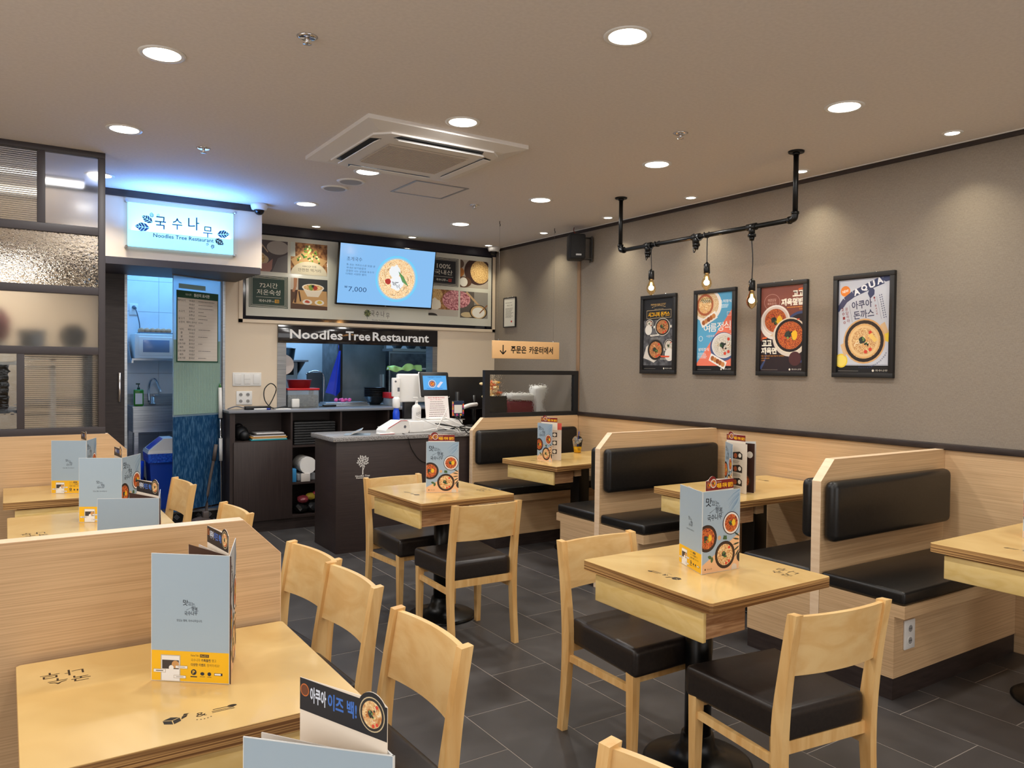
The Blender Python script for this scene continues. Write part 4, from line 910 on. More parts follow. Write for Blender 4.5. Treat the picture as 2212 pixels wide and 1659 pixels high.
def p4(cv, w, h):
    cv.rect(0.003, 0.047, w-0.003, h-0.004, P('#c9ccd6')); cv.frame(0.008, 0.052, w-0.008, h-0.009, 0.0015, P('#3c4668')); brand(cv, w)
    cv.disc(w*0.14, h*0.875, 0.034, P('#e8832c')); cv.text('NEW!', w*0.08, h*0.860, w*0.20, h*0.890, P('#f6f0e8'), 0.02, 0.2)
    NV = P('#333d63'); cv.stroke([(w*0.04, h*0.70), (w*0.14, h*0.78), (w*0.30, h*0.84), (w*0.5, h*0.885), (w*0.66, h*0.925), (w*0.86, h*0.965)], 0.036, NV, 0.050); cv.stroke([(w*0.01, h*0.66), (w*0.05, h*0.72)], 0.010, NV, 0.028)
    cv.leaf(w*0.66, h*0.90, 0.075, 0.045, -1.75, NV); cv.leaf(w*0.84, h*0.965, 0.07, 0.05, 0.35, NV)
    for k, g in enumerate('AQUA'): cv.text(g, w*(0.30+0.145*k), h*(0.825+0.033*k), w*(0.42+0.145*k), h*(0.895+0.033*k), P('#f2f3f6'), 0.045, 0.28)
    for k, g in enumerate('2010'): cv.text(g, w*(0.070+0.014*k), h*(0.665-0.047*k), w*(0.115+0.014*k), h*(0.695-0.047*k), P('#8a2c30'), 0.01)
    for k, g in enumerate('응답하라'): cv.text(g, w*(0.140+0.014*k), h*(0.665-0.042*k), w*(0.195+0.014*k), h*(0.700-0.042*k), P('#8a2c30'), 0.01)
    cv.stroke([(w*0.22, h*0.72), (w*0.29, h*0.54)], 0.0015, NV); cv.text('아쿠아', w*0.27, h*0.68, w*0.66, h*0.77, P('#3c4060'), 0.02, 0.10); cv.text('돈까스', w*0.31, h*0.575, w*0.70, h*0.665, P('#3c4060'), 0.02, 0.10)
    for k, g in enumerate('15 BACK'): cv.text(g, w*(0.685+0.010*k), h*(0.775-0.028*k), w*(0.715+0.010*k), h*(0.795-0.028*k), P('#8a2c30'), 0.01)
    cv.stroke([(w*0.74, h*0.80), (w*0.84, h*0.56)], 0.0012, NV)
    for j in range(11): cv.rect(w*(0.79+0.009*j), h*(0.80-0.023*j), w*(0.805+0.009*j), h*(0.812-0.023*j), NV); cv.rect(w*(0.825+0.009*j), h*(0.805-0.023*j), w*(0.84+0.009*j), h*(0.817-0.023*j), NV)
    cv.disc(w*0.08, h*0.13, 0.045, P('#eccb3e')); cv.disc(w*0.98, h*0.38, 0.035, P('#eccb3e')); cv.disc(w*0.08, h*0.13, 0.036, P('#f3dc6a'))
    cv.poly([(w*0.06, h*0.30), (w*0.16, h*0.33), (w*0.22, h*0.22), (w*0.14, h*0.17)], P('#d9b68c')); cv.poly([(w*0.82, h*0.50), (w*0.90, h*0.53), (w*0.98, h*0.42), (w*0.88, h*0.40)], P('#d9b68c'))
    cv.bowl(w*0.52, h*0.335, w*0.40, 'noodle', '#d8a870', '#2c2422'); cv.bowl(w*0.52, h*0.335, w*0.30, 'noodle', '#e0b070', '#e8c48c'); cv.poly([(w*0.60, h*0.39), (w*0.66, h*0.42), (w*0.78, h*0.345), (w*0.72, h*0.32)], P('#f0c96e'))
    for k in range(16):
        a = -1.75+k*0.085; rr3 = w*0.47; x = w*0.52+rr3*math.cos(a); y = h*0.335+rr3*math.sin(a)
        if x < w*0.95: cv.text('응답하라2010아쿠아돈까스가'[k % 13], x-0.005, y-0.005, x+0.005, y+0.005, NV, 0.01, a+PI/2)
poster(4.918, 4.509, 1.459, 2.115, 'black framed poster with yellow lettering and pork cutlet bowls, leftmost of the wall posters', p1)
poster(4.311, 3.897, 1.458, 2.115, 'black framed blue and coral poster of summer set meals', p2)
poster(3.700, 3.286, 1.461, 2.118, 'black framed brown poster of two spicy pork bowls under the lowest bulb', p3)
poster(3.087, 2.671, 1.459, 2.118, 'black framed pale blue poster with a whale and a noodle bowl, rightmost', p4)
def pc(cv, w, h):
    cv.rect(0, 0, w, h, P('#dedbd2')); cv.frame(0.006, 0.006, w-0.006, h-0.006, 0.001, P('#9a958a')); cv.text('영업신고증', w*0.25, h*0.72, w*0.75, h*0.77, P('#3a3834')); cv.lines(w*0.12, h*0.30, w*0.85, h*0.66, 9, P('#77736a')); cv.rect(w*0.62, h*0.14, w*0.74, h*0.20, P('#c03a34')); cv.lines(w*0.12, h*0.82, w*0.8, h*0.86, 1, P('#77736a'))
poster(7.10, 6.864, 1.928, 2.250, 'small thin framed certificate near the far corner of the grey wall', pc, b=0.010, loc_cat='certificate', dep=0.018, name='framed_certificate')

# ---- wall speaker, cable duct, dome cameras
sp = thing('wall_speaker', 'small black loudspeaker bracketed high on the grey wall', 'speaker', (4.40, 5.66, 2.49), R(-26))
MB().box(-0.075, -0.085, 0, 0.075, 0.075, 0.235, mat('speaker_cabinet', (38, 38, 39), 0.55), 0.018, seg=3).build('cabinet', sp)
MB().box(-0.068, -0.089, 0.010, 0.068, -0.083, 0.225, noisy('speaker_cloth', (30, 30, 31), (44, 44, 45), (300, 300, 300), 0.8), 0.008).build('front_grille', sp)
cv = Canvas(0.05, 0.014); cv.rect(0, 0, 0.05, 0.014, P('#e4e4e4')); cv.text('Bowsel', 0.004, 0.002, 0.046, 0.012, P('#333333')); cv.build('badge', (-0.018, -0.0895, 0.035), (1, 0, 0), (0, 0, 1), sp)
MB().box(0.06, -0.03, 0.01, 0.145, 0.03, 0.015, M_BLKPL).box(0.138, -0.04, -0.01, 0.145, 0.05, 0.22, M_BLKPL).box(0.06, -0.03, 0.205, 0.145, 0.03, 0.21, M_BLKPL).build('bracket', sp)
MB().tube(smooth_curve([(0.0, 0.0, 0.235), (-0.02, 0.01, 0.27), (-0.01, 0.05, 0.309)]), 0.004, mat('red_wire', (120, 50, 40), 0.5), 6).build('wire', sp)
tag(MB().box(WX-0.014, 5.772, 1.09, WX, 5.812, 2.52, mat('cable_duct_tan', (146, 118, 92), 0.5), 0.002).build('cable_duct'), 'slim brown cable duct running down the grey wall below the speaker', 'duct')
def dome(loc, lab):
    t = thing('dome_camera', lab, 'camera', loc)
    MB().lathe([(0.066, 0.0), (0.066, -0.02), (0.058, -0.045), (0.046, -0.05)], (0, 0, 0), M_WHITEPL, 28).build('housing', t)
    MB().sphere((0, 0, -0.048), 0.042, mat('smoked_dome', (14, 14, 16), 0.08), sz=1.0, n=22, top=0.0).build('dome', t)
dome((1.729, 6.405, CEIL), 'white dome camera on the corner of the lit sign header')
dome((4.44, 7.16, CEIL), 'white dome camera in the far corner above the menu board')

# ---- industrial pipe lamp
PX = 3.93
pl = thing('pipe_pendant_lamp', 'black iron pipe lamp hanging from the ceiling with three filament bulbs', 'lamp', (PX, 3.72, CEIL))
ya, yb, zp = 2.945-3.72, 4.505-3.72, 2.398-CEIL
for y in (ya, yb):
    MB().lathe([(1e-4, -0.008), (0.045, -0.010), (0.047, 0)], (0, y, 0), M_IRON, 28).cyl((0, y, -0.022), (0, y, -0.008), 0.021, 0.021, M_IRON, 16).build('ceiling_flange', pl)
    s = 1 if y == ya else -1
    el = smooth_curve([(0, y, zp+0.035), (0, y+s*0.004, zp+0.012), (0, y+s*0.012, zp+0.004), (0, y+s*0.035, zp)], 5)
    MB().tube(el, 0.020, M_IRON, 14).cyl((0, y, zp+0.03), (0, y, zp+0.045), 0.023, 0.023, M_IRON, 14).cyl((0, y+s*0.03, zp), (0, y+s*0.045, zp), 0.023, 0.023, M_IRON, 14).build('elbow', pl)
    MB().cyl((0, y, zp+0.03), (0, y, -0.008), 0.0155, 0.0155, M_IRON, 16).build('drop_pipe', pl)
MB().cyl((0, ya+0.03, zp), (0, yb-0.03, zp), 0.0155, 0.0155, M_IRON, 16).build('cross_pipe', pl)
glow = mat('filament_glow', (255, 190, 90), 0.4, emit=(255, 176, 84), es=30.0)
bg = mat('amber_bulb_glass', (255, 226, 170), 0.03, trans=1.0, ior=1.06)
for ty, by, zt in ((4.20, 4.162, 2.212), (3.73, 3.631, 2.206), (3.262, 3.254, 2.062)):
    y = ty-3.72; b_ = by-3.72; zs = zt-CEIL
    MB().cyl((0, y-0.035, zp), (0, y+0.035, zp), 0.022, 0.022, M_IRON, 14).cyl((0, y, zp), (0, y, zp-0.045), 0.020, 0.020, M_IRON, 14).cyl((0, y, zp-0.045), (0, y, zp-0.062), 0.026, 0.026, M_IRON, 6).cyl((0, y, zp-0.062), (0, y, zp-0.085), 0.019, 0.014, M_IRON, 12).build('tee_joint', pl)
    w_ = [(0, y, zp-0.08), (0.01, y+0.03, zp-0.10), (0.02, y+0.05, zp-0.04), (0, y+0.03, zp+0.02), (-0.02, y-0.01, zp+0.01), (-0.015, y-0.045, zp-0.03), (0.005, y-0.06, zp-0.005)]
    for q in range(5): w_.append((0.021*math.cos(q*1.9), y-0.065-0.012*q*0.9, zp+0.021*math.sin(q*1.9)))
    w_ += [(0, b_, zp-0.02), (0, b_, zs+0.04), (0, b_, zs)]
    if by == 3.254: w_ = [(0, y, zp-0.08), (0.003, b_, zp-0.20), (0, b_, zs+0.04), (0, b_, zs)]
    MB().tube(smooth_curve(w_, 5), 0.0035, M_BLKPL, 7).build('cord', pl)
    sk = MB().lathe([(0.006, 0.0), (0.012, -0.01), (0.020, -0.014), (0.0215, -0.075), (0.018, -0.078)], (0, b_, zs+0.012), M_IRON, 20).build('socket', pl)
    bo = MB().lathe([(0.014, -0.066), (0.019, -0.085), (0.031, -0.115), (0.034, -0.132), (0.029, -0.152), (0.015, -0.170), (0.004, -0.178), (1e-4, -0.179)], (0, b_, zs), bg, 24).build('bulb', pl)
    fm = MB()
    for q in range(4):
        a = q*PI/2+.4; fm.tube([(0.004*math.cos(a), b_+0.004*math.sin(a), zs-0.085), (0.011*math.cos(a), b_+0.011*math.sin(a), zs-0.14)], 0.0022, glow, 6)
    fm.build('filament', bo)
    l = bpy.data.lights.new('bulb_light', 'POINT'); l.energy = 2.6; l.color = (1.0, 0.62, 0.28); l.shadow_soft_size = 0.02
    lo = bpy.data.objects.new('bulb_light', l); COL.objects.link(lo); lo.location = (PX, by, zt-0.125)

# ---- hanging arrow sign
hs = thing('hanging_sign', 'pale wooden sign with black arrow hanging on two wires', 'sign', (3.994, 5.855, 1.657))
MB().box(-0.370, -0.007, -0.080, 0.370, 0.007, 0.080, mat('sign_ply', (236, 190, 134), 0.5), 0.003).build('board', hs)
for x in (-0.304, 0.303):
    MB().cyl((x, 0, 0.088), (x, 0, CEIL-1.657-0.02), 0.0009, 0.0009, mat('wire_grey', (150, 148, 144), 0.4, metal=0.7), 6).build('wire', hs)
    MB().cyl((x, 0, 0.068), (x, 0, 0.092), 0.004, 0.004, M_CHROME, 10).build('hook', hs)
    MB().tube(smooth_curve([(x, 0, CEIL-1.657), (x, 0, CEIL-1.657-0.02), (x+0.008, 0, CEIL-1.657-0.035), (x, 0, CEIL-1.657-0.045)]), 0.003, M_IRON, 6).build('ceiling_hook', hs)
cv = Canvas(0.74, 0.16); K = P('#17130f')
cv.stroke([(0.112, 0.122), (0.112, 0.045)], 0.011, K); cv.stroke([(0.080, 0.072), (0.112, 0.040), (0.144, 0.072)], 0.011, K); cv.text('주문은', 0.195, 0.048, 0.365, 0.115, K, 0.03); cv.text('카운터에서', 0.395, 0.048, 0.665, 0.115, K, 0.03)
cv.build('lettering', (-0.37, -0.0072, -0.08), (1, 0, 0), (0, 0, 1), hs)
# ================================================================== SIGN HEADER
def emissive(o, s):
    me = o.data
    for i, m in enumerate(list(me.materials)):
        k = m.name+'_lit%d' % int(s*100)
        if k not in _M:
            c = m.copy(); c.name = k; b = c.node_tree.nodes['Principled BSDF']; l = b.inputs['Base Color'].links
            if l: c.node_tree.links.new(l[0].from_socket, b.inputs['Emission Color'])
            else: b.inputs['Emission Color'].default_value = b.inputs['Base Color'].default_value
            b.inputs['Emission Strength'].default_value = s; b.inputs['Roughness'].default_value = 0.12; _M[k] = c
            b.inputs['Base Color'].default_value = (0.02, 0.02, 0.02, 1)
        me.materials[i] = _M[k]
ls = thing('lit_sign', 'glowing blue-white acrylic shop sign with leaves above the kitchen door', 'sign', (1.158, 6.49, 2.544))
MB().box(-0.383, -0.030, -0.164, 0.383, -0.002, 0.164, mat('light_box_face', (215, 245, 255), 0.4, emit=(132, 208, 255), es=1.2), 0.004).build('light_box', ls)
MB().box(-0.414, -0.046, -0.190, 0.414, -0.040, 0.190, mat('sign_acrylic', (250, 252, 255), 0.0, trans=1.0, ior=1.02), 0.0).build('acrylic_panel', ls)
for x in (-0.395, 0.395):
    for z in (-0.172, 0.172): MB().cyl((x, -0.055, z), (x, -0.001, z), 0.010, 0.010, M_CHROME, 14).build('standoff_bolt', ls)
cv = Canvas(0.766, 0.328); NV = mat('sign_navy_ink', (4, 20, 44), 0.5); TQ = mat('sign_teal_ink', (0, 60, 96), 0.5)
def vleaf(x, y, l, w, a):
    cv.leaf(x, y, l, w, a, NV); c, s = math.cos(a), math.sin(a); WH = mat('leaf_vein', (190, 235, 255), 0.4, emit=(150, 214, 255), es=1.2)
    cv.stroke([(x, y), (x+l*c, y+l*s)], 0.0022, WH)
    for t in (0.25, 0.45, 0.65):
        for sg in (-1, 1): cv.stroke([(x+l*t*c, y+l*t*s), (x+l*(t+.22)*c-sg*w*.5*s, y+l*(t+.22)*s+sg*w*.5*c)], 0.002, WH)
vleaf(0.150, 0.148, -0.105, 0.066, -0.05); vleaf(0.170, 0.190, -0.088, 0.052, -0.55); vleaf(0.166, 0.228, 0.042, 0.030, 1.7); vleaf(0.205, 0.238, 0.028, 0.020, 1.2)
for g, x, y, s in (('국', 0.225, 0.195, 0.078), ('수', 0.345, 0.200, 0.072), ('나', 0.465, 0.215, 0.082), ('무', 0.570, 0.160, 0.070)): cv.text(g, x-s/2, y-s*0.62, x+s/2, y+s*0.62, NV, 0.006)
cv.text('Noodles Tree Restaurant', 0.175, 0.082, 0.615, 0.112, TQ, 0.012)
vleaf(0.640, 0.150, 0.098, 0.062, 0.12); vleaf(0.625, 0.112, 0.080, 0.050, -0.55); vleaf(0.610, 0.068, -0.040, 0.028, 1.4); vleaf(0.573, 0.076, -0.026, 0.020, 1.1)
cv.build('lettering', (-0.383, -0.0305, -0.164), (1, 0, 0), (0, 0, 1), ls)
area('added_sign_glow', (1.158, 6.34, 2.50), 0.72, 12, (0.12, 0.36, 1.0), rot=(R(180), 0, 0), shape='RECTANGLE', size_y=0.25)  # added lamp floating before the sign, throws blue glow on the ceiling

# ================================================================== MENU BOARD
bd = thing('menu_board', 'long white wall menu board with food photographs behind the television', 'menu board', (0, BY, 0))
fm = MB(); x0, x1, z0, z1 = 1.788, 4.541, 1.885, 2.712
fm.box(x0, -0.020, z0, x1, 0, z0+0.030, M_CREAM).box(x0, -0.020, z0, x0+0.034, 0, z1, M_CREAM).box(x1-0.034, -0.020, z0, x1, 0, z1, M_CREAM); wpart(MB(), 'x', bd) if False else None
o = fm.build('frame', bd)
gb = mat('gloss_black_panel', (16, 20, 32), 0.08, coat=0.5)
MB().box(x0+0.034, -0.010, z0+0.030, x1-0.034, 0, CEIL-0.002, gb).build('backing', bd)
MB().box(x0, -0.030, z1, x1, 0, CEIL, mat('black_fascia', (40, 38, 48), 0.4)).build('top_fascia', bd)
MB().box(1.850, -0.022, 1.947, 4.487, -0.010, 2.700, mat('board_panel_grey_white', (206, 205, 194), 0.18, coat=0.6)).build('panel', bd)
def ph(x0, z0, x1, z1, draw, name='photo_print'):
    cv = Canvas(x1-x0, z1-z0); draw(cv, x1-x0, z1-z0); cv.build(name, (x0, -0.0222, z0), (1, 0, 0), (0, 0, 1), bd)
def f_knead(cv, w, h):
    cv.rect(0, 0, w, h, P('#4e4448')); cv.poly([(w*.6, 0), (w, 0), (w, h*.6), (w*.75, h*.45)], P('#6a6668')); cv.disc(w*.75, h*.78, w*.28, P('#a49c96'), h*.22); cv.disc(w*.2, h*.8, w*.16, FOOD_GRAIN); cv.stroke([(w*.28, h*.95), (w*.5, h*.62)], .012, P('#b59c84'))
    cv.disc(w*.3, h*.38, w*.22, P('#bda888'), h*.17); cv.bowl(w*.3, h*.4, w*.16, 'grain', '#bda888', '#bda888', extra=False); cv.poly([(w*.1, 0), (w*.2, h*.2), (w*.5, h*.28), (w*.62, h*.42), (w*.6, h*.1), (w*.55, 0)], P('#a4766c'))
def f_greens(cv, w, h):
    cv.rect(0, 0, w, h, FOOD_WOODP); cv.rect(0, h*.55, w*.12, h, P('#c8cfc8')); cv.poly([(0, h*.45), (w*.35, h*.72), (w, h*.5), (w*.8, h*.2), (w*.1, h*.25)], P('#c7a070')); cv.rnd.seed(4)
    for i in range(46):
        t = cv.rnd.random(); x = w*(.5+(cv.rnd.random()-.5)*(.75-.6*t)); y = h*(.38+.5*t); cv.leaf(x, y, w*.07, w*.05, cv.rnd.random()*6, P(('#2f5a24', '#6f9a3a', '#b9cf6a', '#3d6e34', '#e2e6a8')[i % 5]))
    cv.disc(w*.5, 0, w*.5, P('#d6cdb8'), h*.42); cv.text('HACCP 인증', w*.32, h*.235, w*.70, h*.30, P('#2a2c22')); cv.text('안전한 먹거리', w*.20, h*.10, w*.82, h*.20, P('#2a2c22'))
def f_plaque(col, a, b, c, sq):
    def f(cv, w, h):
        G2 = P(col); L = P('#e6e2d4'); cv.rect(0, 0, w, h, G2); cv.frame(w*.02, h*.02, w*.98, h*.98, .003, L); cv.frame(w*.05, h*.05, w*.95, h*.95, .002, L); cv.frame(w*.08, h*.08, w*.92, h*.92, .002, L)
        cv.text(a, w*.27, h*.62, w*.73, h*.78, L, 0.0); cv.text(b, w*.20, h*.40, w*.80, h*.57, L, 0.0); cv.rect(w*.18, h*.325, w*.82, h*.332, L); cv.text('국수나무', w*.25, h*.17, w*.57, h*.26, L, 0.01); cv.text('의', w*.58, h*.18, w*.64, h*.22, L); cv.rect(w*.66, h*.16, w*.77, h*.27, P(sq)); cv.text(c, w*.675, h*.17, w*.76, h*.26, P(col))
    return f
def f_tray(cv, w, h):
    cv.rect(0, 0, w, h, P('#5a3f2e')); cv.rect(w*.22, h*.55, w, h, P('#34373a')); cv.rect(0, h*.62, w*.2, h, P('#c9beb2')); cv.poly([(w*.05, h*.18), (w*.2, h*.62), (w*.98, h*.62), (w, h*.12)], P('#c59a66')); cv.stroke([(w*.13, h), (w*.12, h*.7), (w*.07, h*.55)], .035, P('#b07c5c'), .02)
    cv.poly([(w*.31, h*.72), (w*.45, h*.42), (w*.75, h*.42), (w*.90, h*.72)], P('#e2d6c6')); cv.disc(w*.605, h*.72, w*.30, P('#efe6da'), h*.12); cv.disc(w*.605, h*.72, w*.26, FOOD_NOODLE, h*.10); cv.blob(w*.55, h*.72, w*.09, P('#7a9440')); cv.blob(w*.66, h*.71, w*.08, P('#a8382a')); cv.blob(w*.60, h*.76, w*.05, P('#22261e'))
    for x, c in ((.45, '#b84a34'), (.78, '#d8b848')): cv.disc(w*x, h*.24, w*.13, P('#e9e2d8'), h*.085); cv.blob(w*x, h*.25, w*.09, P(c), ry=h*.06)
    cv.stroke([(w*.12, h*.2), (w*.16, h*.6)], .02, P('#4a2c20')); cv.stroke([(w*.22, h*.58), (w*.27, h*.25)], .014, P('#3a2218'))
def f_grain(cv, w, h):
    cv.rect(0, 0, w, h, P('#aaa196')); cv.disc(w*.62, h*.62, w*.48, P('#3c2420'), h*.50); cv.disc(w*.70, h*.60, w*.34, FOOD_GRAIN, h*.42, rot=.3); cv.disc(w*.10, h*.2, w*.3, P('#5a3c2c'), h*.2); cv.disc(w*.12, h*.2, w*.14, P('#e2ddd4')); cv.disc(0, h*.55, w*.14, P('#a86a34')); cv.disc(0, h*.85, w*.13, P('#5a4438'))
def f_pork(cv, w, h):
    cv.rect(0, 0, w, h, P('#b8b0a6')); cv.rect(0, h*.25, w, h, FOOD_WOODP); cv.blob(w*.25, h*.8, w*.25, FOOD_GRAIN, 14); cv.blob(w*.25, h*.42, w*.22, P('#e6ddcc'), 14); cv.disc(w*.88, h*.62, w*.42, FOOD_PORK, h*.38); cv.disc(w*.1, 0, w*.2, P('#2e2a28'), h*.1)
def f_flour(cv, w, h):
    cv.rect(0, 0, w, h, P('#8f8a84')); cv.rect(0, 0, w*.5, h, P('#5c5550')); cv.disc(-w*.02, h*.68, w*.38, FOOD_PORK, h*.32); cv.disc(w*.25, h*.12, w*.22, P('#c9b48c'), h*.1); cv.stroke([(w*.22, h*.98), (w*.62, h*.55), (w*.85, h*.35)], .022, P('#c2a07a')); cv.disc(w*.66, h*.24, w*.32, P('#2f251e'), h*.28); cv.disc(w*.66, h*.24, w*.28, P('#c8a878'), h*.25); cv.disc(w*.66, h*.22, w*.23, P('#e9e6de'), h*.20); cv.stroke([(w*.7, h*.2), (w*.98, h*.52)], .012, P('#8a5a38'))
ph(1.862, 2.363, 2.231, 2.655, f_knead); ph(2.260, 2.360, 2.616, 2.660, f_greens)
ph(1.875, 2.027, 2.235, 2.323, f_plaque('#1f3a30', '72시간', '저온숙성', '麵', '#e0a428'), 'lettered_panel'); ph(2.260, 2.030, 2.620, 2.323, f_tray)
ph(3.715, 2.353, 4.070, 2.651, f_plaque('#22242a', '100%', '국내산', '肉', '#b04038'), 'lettered_panel'); ph(4.093, 2.353, 4.445, 2.650, f_grain)
ph(3.715, 2.035, 4.073, 2.314, f_pork); ph(4.095, 2.028, 4.443, 2.312, f_flour)
def f_logo(cv, w, h):
    K = P('#2c2a28'); cv.rect(w*.155, h*.12, w*.165, h*.6, K)
    for i in range(11): cv.leaf(w*.16, h*.62, h*.36, h*.16, i*.57, P(('#55603a', '#7a8050', '#3c4630')[i % 3]))
    for g, a, b in (('국', .34, .60), ('수', .50, .58), ('나', .68, .60), ('무', .86, .46)): cv.text(g, w*(a-.06), h*(b-.24), w*(a+.06), h*(b+.26), K, -.002)
    cv.text('Noodles Tree Restaurant', w*.32, h*.02, w*.94, h*.12, K, .01)
ph(2.985, 1.950, 3.300, 2.068, f_logo, 'logo_print')

tv = thing('television', 'wall television showing a noodle bowl and a price of 7,000 won', 'television', (3.190, 7.205, 2.09), 0)
MT = Matrix.Rotation(R(9.5), 4, 'X'); tw, thh = 1.034, 0.600
MB().box(-tw/2, -0.012, 0, tw/2, 0.03, thh, mat('tv_bezel', (14, 14, 15), 0.25), 0.004, M=MT).build('bezel', tv)
MB().box(-0.10, 0.02, 0.15, 0.10, 0.09, 0.42, M_BLKPL).build('wall_bracket', tv)
so, su, sv = MT @ Vector((-tw/2+0.010, -0.0125, 0.018)), Vector((1, 0, 0)), MT.to_3x3() @ Vector((0, 0, 1))
cv = Canvas(tw-0.02, thh-0.028); w, h = cv.w, cv.h; cv.rect(0, 0, w, h, P('#86bdf0')); NB = P('#28507e')
cv.disc(w*.60, h*.47, h*.40, P('#6fd0fa'), n=48); cv.disc(w*.60, h*.47, h*.37, P('#9fc9e2'), n=48); cv.disc(w*.60, h*.47, h*.345, FOOD_BROTH, n=48)
for i in range(60):
    a, d = cv.rnd.random()*6.28, h*.30*math.sqrt(cv.rnd.random()); x, y = w*.60+d*math.cos(a), h*.47+d*math.sin(a); b2 = a+1.4
    cv.stroke([(x, y), (x+.02*math.cos(b2), y+.02*math.sin(b2)), (x+.036*math.cos(b2+.5), y+.036*math.sin(b2+.5))], .004, P(('#d8c8a0', '#a88c60', '#efe6cc', '#7a6848')[i % 4]))
cv.blob(w*.575, h*.60, h*.13, P('#eef2f4'), 14); cv.blob(w*.60, h*.40, h*.15, P('#f2f4f6'), 16); cv.blob(w*.505, h*.42, h*.07, P('#b3342c'))
for i in range(7): cv.stroke([(w*(.615+i*.008), h*(.60-i*.012)), (w*(.665+i*.010), h*(.42-i*.010))], .006, P(('#2f7a4a', '#7fb06a')[i % 2]))
for i in range(10): cv.stroke([(w*.60+.03*math.cos(i), h*.38+.02*math.sin(i*2)), (w*.60+.05*math.cos(i+1), h*.36+.035*math.sin(i))], .004, P('#2a3440'))
cv.text('초계국수', w*.07, h*.715, w*.225, h*.785, NB)
for k, (s_, e) in enumerate((('톡 쏘는 겨자소스로 맛을 낸', .36), ('국내산 닭가슴살과', .27), ('감칠맛 나는 살얼음 육수가', .355), ('더해진 시원한 별미', .275))): cv.text(s_, w*.07, h*(.635-.052*k), w*e, h*(.670-.052*k), NB)
cv.text('₩', w*.065, h*.255, w*.095, h*.295, NB); cv.text('7,000', w*.105, h*.19, w*.29, h*.285, NB)
o = cv.build('screen_image', so, su, sv, tv); emissive(o, 0.95)
cv = Canvas(0.05, 0.012); cv.text('LG', 0.018, 0.002, 0.032, 0.010, P('#b8b8b8')); cv.build('badge', MT @ Vector((-0.025, -0.0125, 0.003)), su, sv, tv)

nb = thing('name_board', 'long black name board with white restaurant lettering over the hatch', 'sign', (2.143, BY, 1.707))
MB().box(0, -0.030, 0, 1.679, 0, 0.168, mat('name_board_gloss', (26, 24, 28), 0.1, coat=0.4), 0.001).build('board', nb)
for s_, a, b in (('Noodles', 0.110, 0.630), ('Tree', 0.662, 0.920), ('Restaurant', 0.945, 1.575)):
    cv = Canvas(1.679, 0.168); cv.text(s_, a, 0.040, b, 0.040+(0.088 if s_ != 'x' else 0), mat('cut_letter_white', (240, 240, 240), 0.4), 0.022); cv.build('lettering', (0, -0.034, 0), (1, 0, 0), (0, 0, 1), nb)

# ================================================================== GLASS PARTITION (left)
gp = thing('glass_partition', 'tall charcoal framed partition with patterned glass panes at far left', 'partition', (0, 5.455, 0))
def gbar(x0, z0, x1, z1, d=0.022): return MB().box(x0, -d, z0, x1, d, z1, M_DKFRAME, 0.002)
for (a, b, c, d_) in ((-1.6, 2.765, 0.526, CEIL-0.001), (-1.6, 2.285, 0.488, 2.335), (-1.6, 1.917, 0.488, 1.965), (-1.6, 1.547, 0.488, 1.594), (-1.6, 1.0565, 0.526, 1.10)): gbar(a, b, c, d_).build('rail', gp)
for (a, b, c, d_) in ((0.488, 1.10, 0.526, 2.765), (0.164, 2.335, 0.206, 2.765), (0.059, 1.10, 0.098, 1.547), (-0.45, 2.335, -0.41, 2.765), (-0.50, 1.10, -0.46, 1.547)): gbar(a, b, c, d_, 0.0215).build('mullion', gp)
G_REED = glassy('reeded_glass', (236, 234, 230), 0.10, (1, 1, 26), 0.9, 0.02, 'wave'); G_CLR = glassy('misty_glass', (244, 246, 250), 0.13, (3, 3, 3), 0.0, 0.001)
G_HAM = glassy('hammered_glass', (242, 240, 234), 0.03, (46, 46, 60), 0.75, 0.02, 'noise'); G_FRO = glassy('frosted_glass', (232, 226, 214), 0.30, (3, 3, 3), 0.05, 0.001); G_WAT = glassy('water_glass', (214, 220, 224), 0.05, (14, 14, 26), 0.5, 0.02, 'noise')
for (a, b, c, d_, g_) in ((-0.41, 2.335, 0.164, 2.765, G_REED), (-1.6, 2.335, -0.45, 2.765, G_CLR), (-1.6, 1.10, -0.50, 1.547, G_REED), (0.206, 2.335, 0.488, 2.765, G_CLR), (-1.6, 1.965, 0.488, 2.285, G_HAM), (-1.6, 1.594, 0.488, 1.917, G_FRO), (-0.46, 1.10, 0.059, 1.547, G_WAT), (0.098, 1.10, 0.488, 1.547, G_REED)):
    MB().box(a, -0.003, b, c, 0.003, d_, g_).build('glass_pane', gp)
# wash area behind it
tl = thing('tube_light', 'long bright ceiling tube light seen through the upper glass panes', 'light', (0.0, 6.32, CEIL))
MB().box(-0.75, -0.03, -0.025, 0.48, 0.03, 0, M_WHITEPL).build('housing', tl)
MB().cyl((-0.74, 0, -0.040), (0.47, 0, -0.040), 0.016, 0.016, mat('tube_glow', (255, 255, 255), 0.4, emit=(255, 248, 236), es=4.0), 12).build('tube', tl)
rk = thing('steel_rack', 'steel shelf rack with dark posts behind the frosted glass panes', 'rack', (0.0, 6.05, 0))
for z in (0.75, 1.17, 1.575): MB().box(-0.85, -0.17, z, 0.50, 0.20, z+0.025, M_STEELD).build('shelf', rk)
for x in (-0.84, 0.47):
    for y in (-0.16, 0.17): MB().box(x, y, 0, x+0.03, y+0.03, 1.575, M_STEELD).build('post', rk)
MB().box(0.255, -0.19, 0.80, 0.285, -0.175, 1.50, M_WHITEPL).box(-0.05, -0.19, 1.48, 0.285, -0.175, 1.50, M_WHITEPL).build('white_rail', rk)
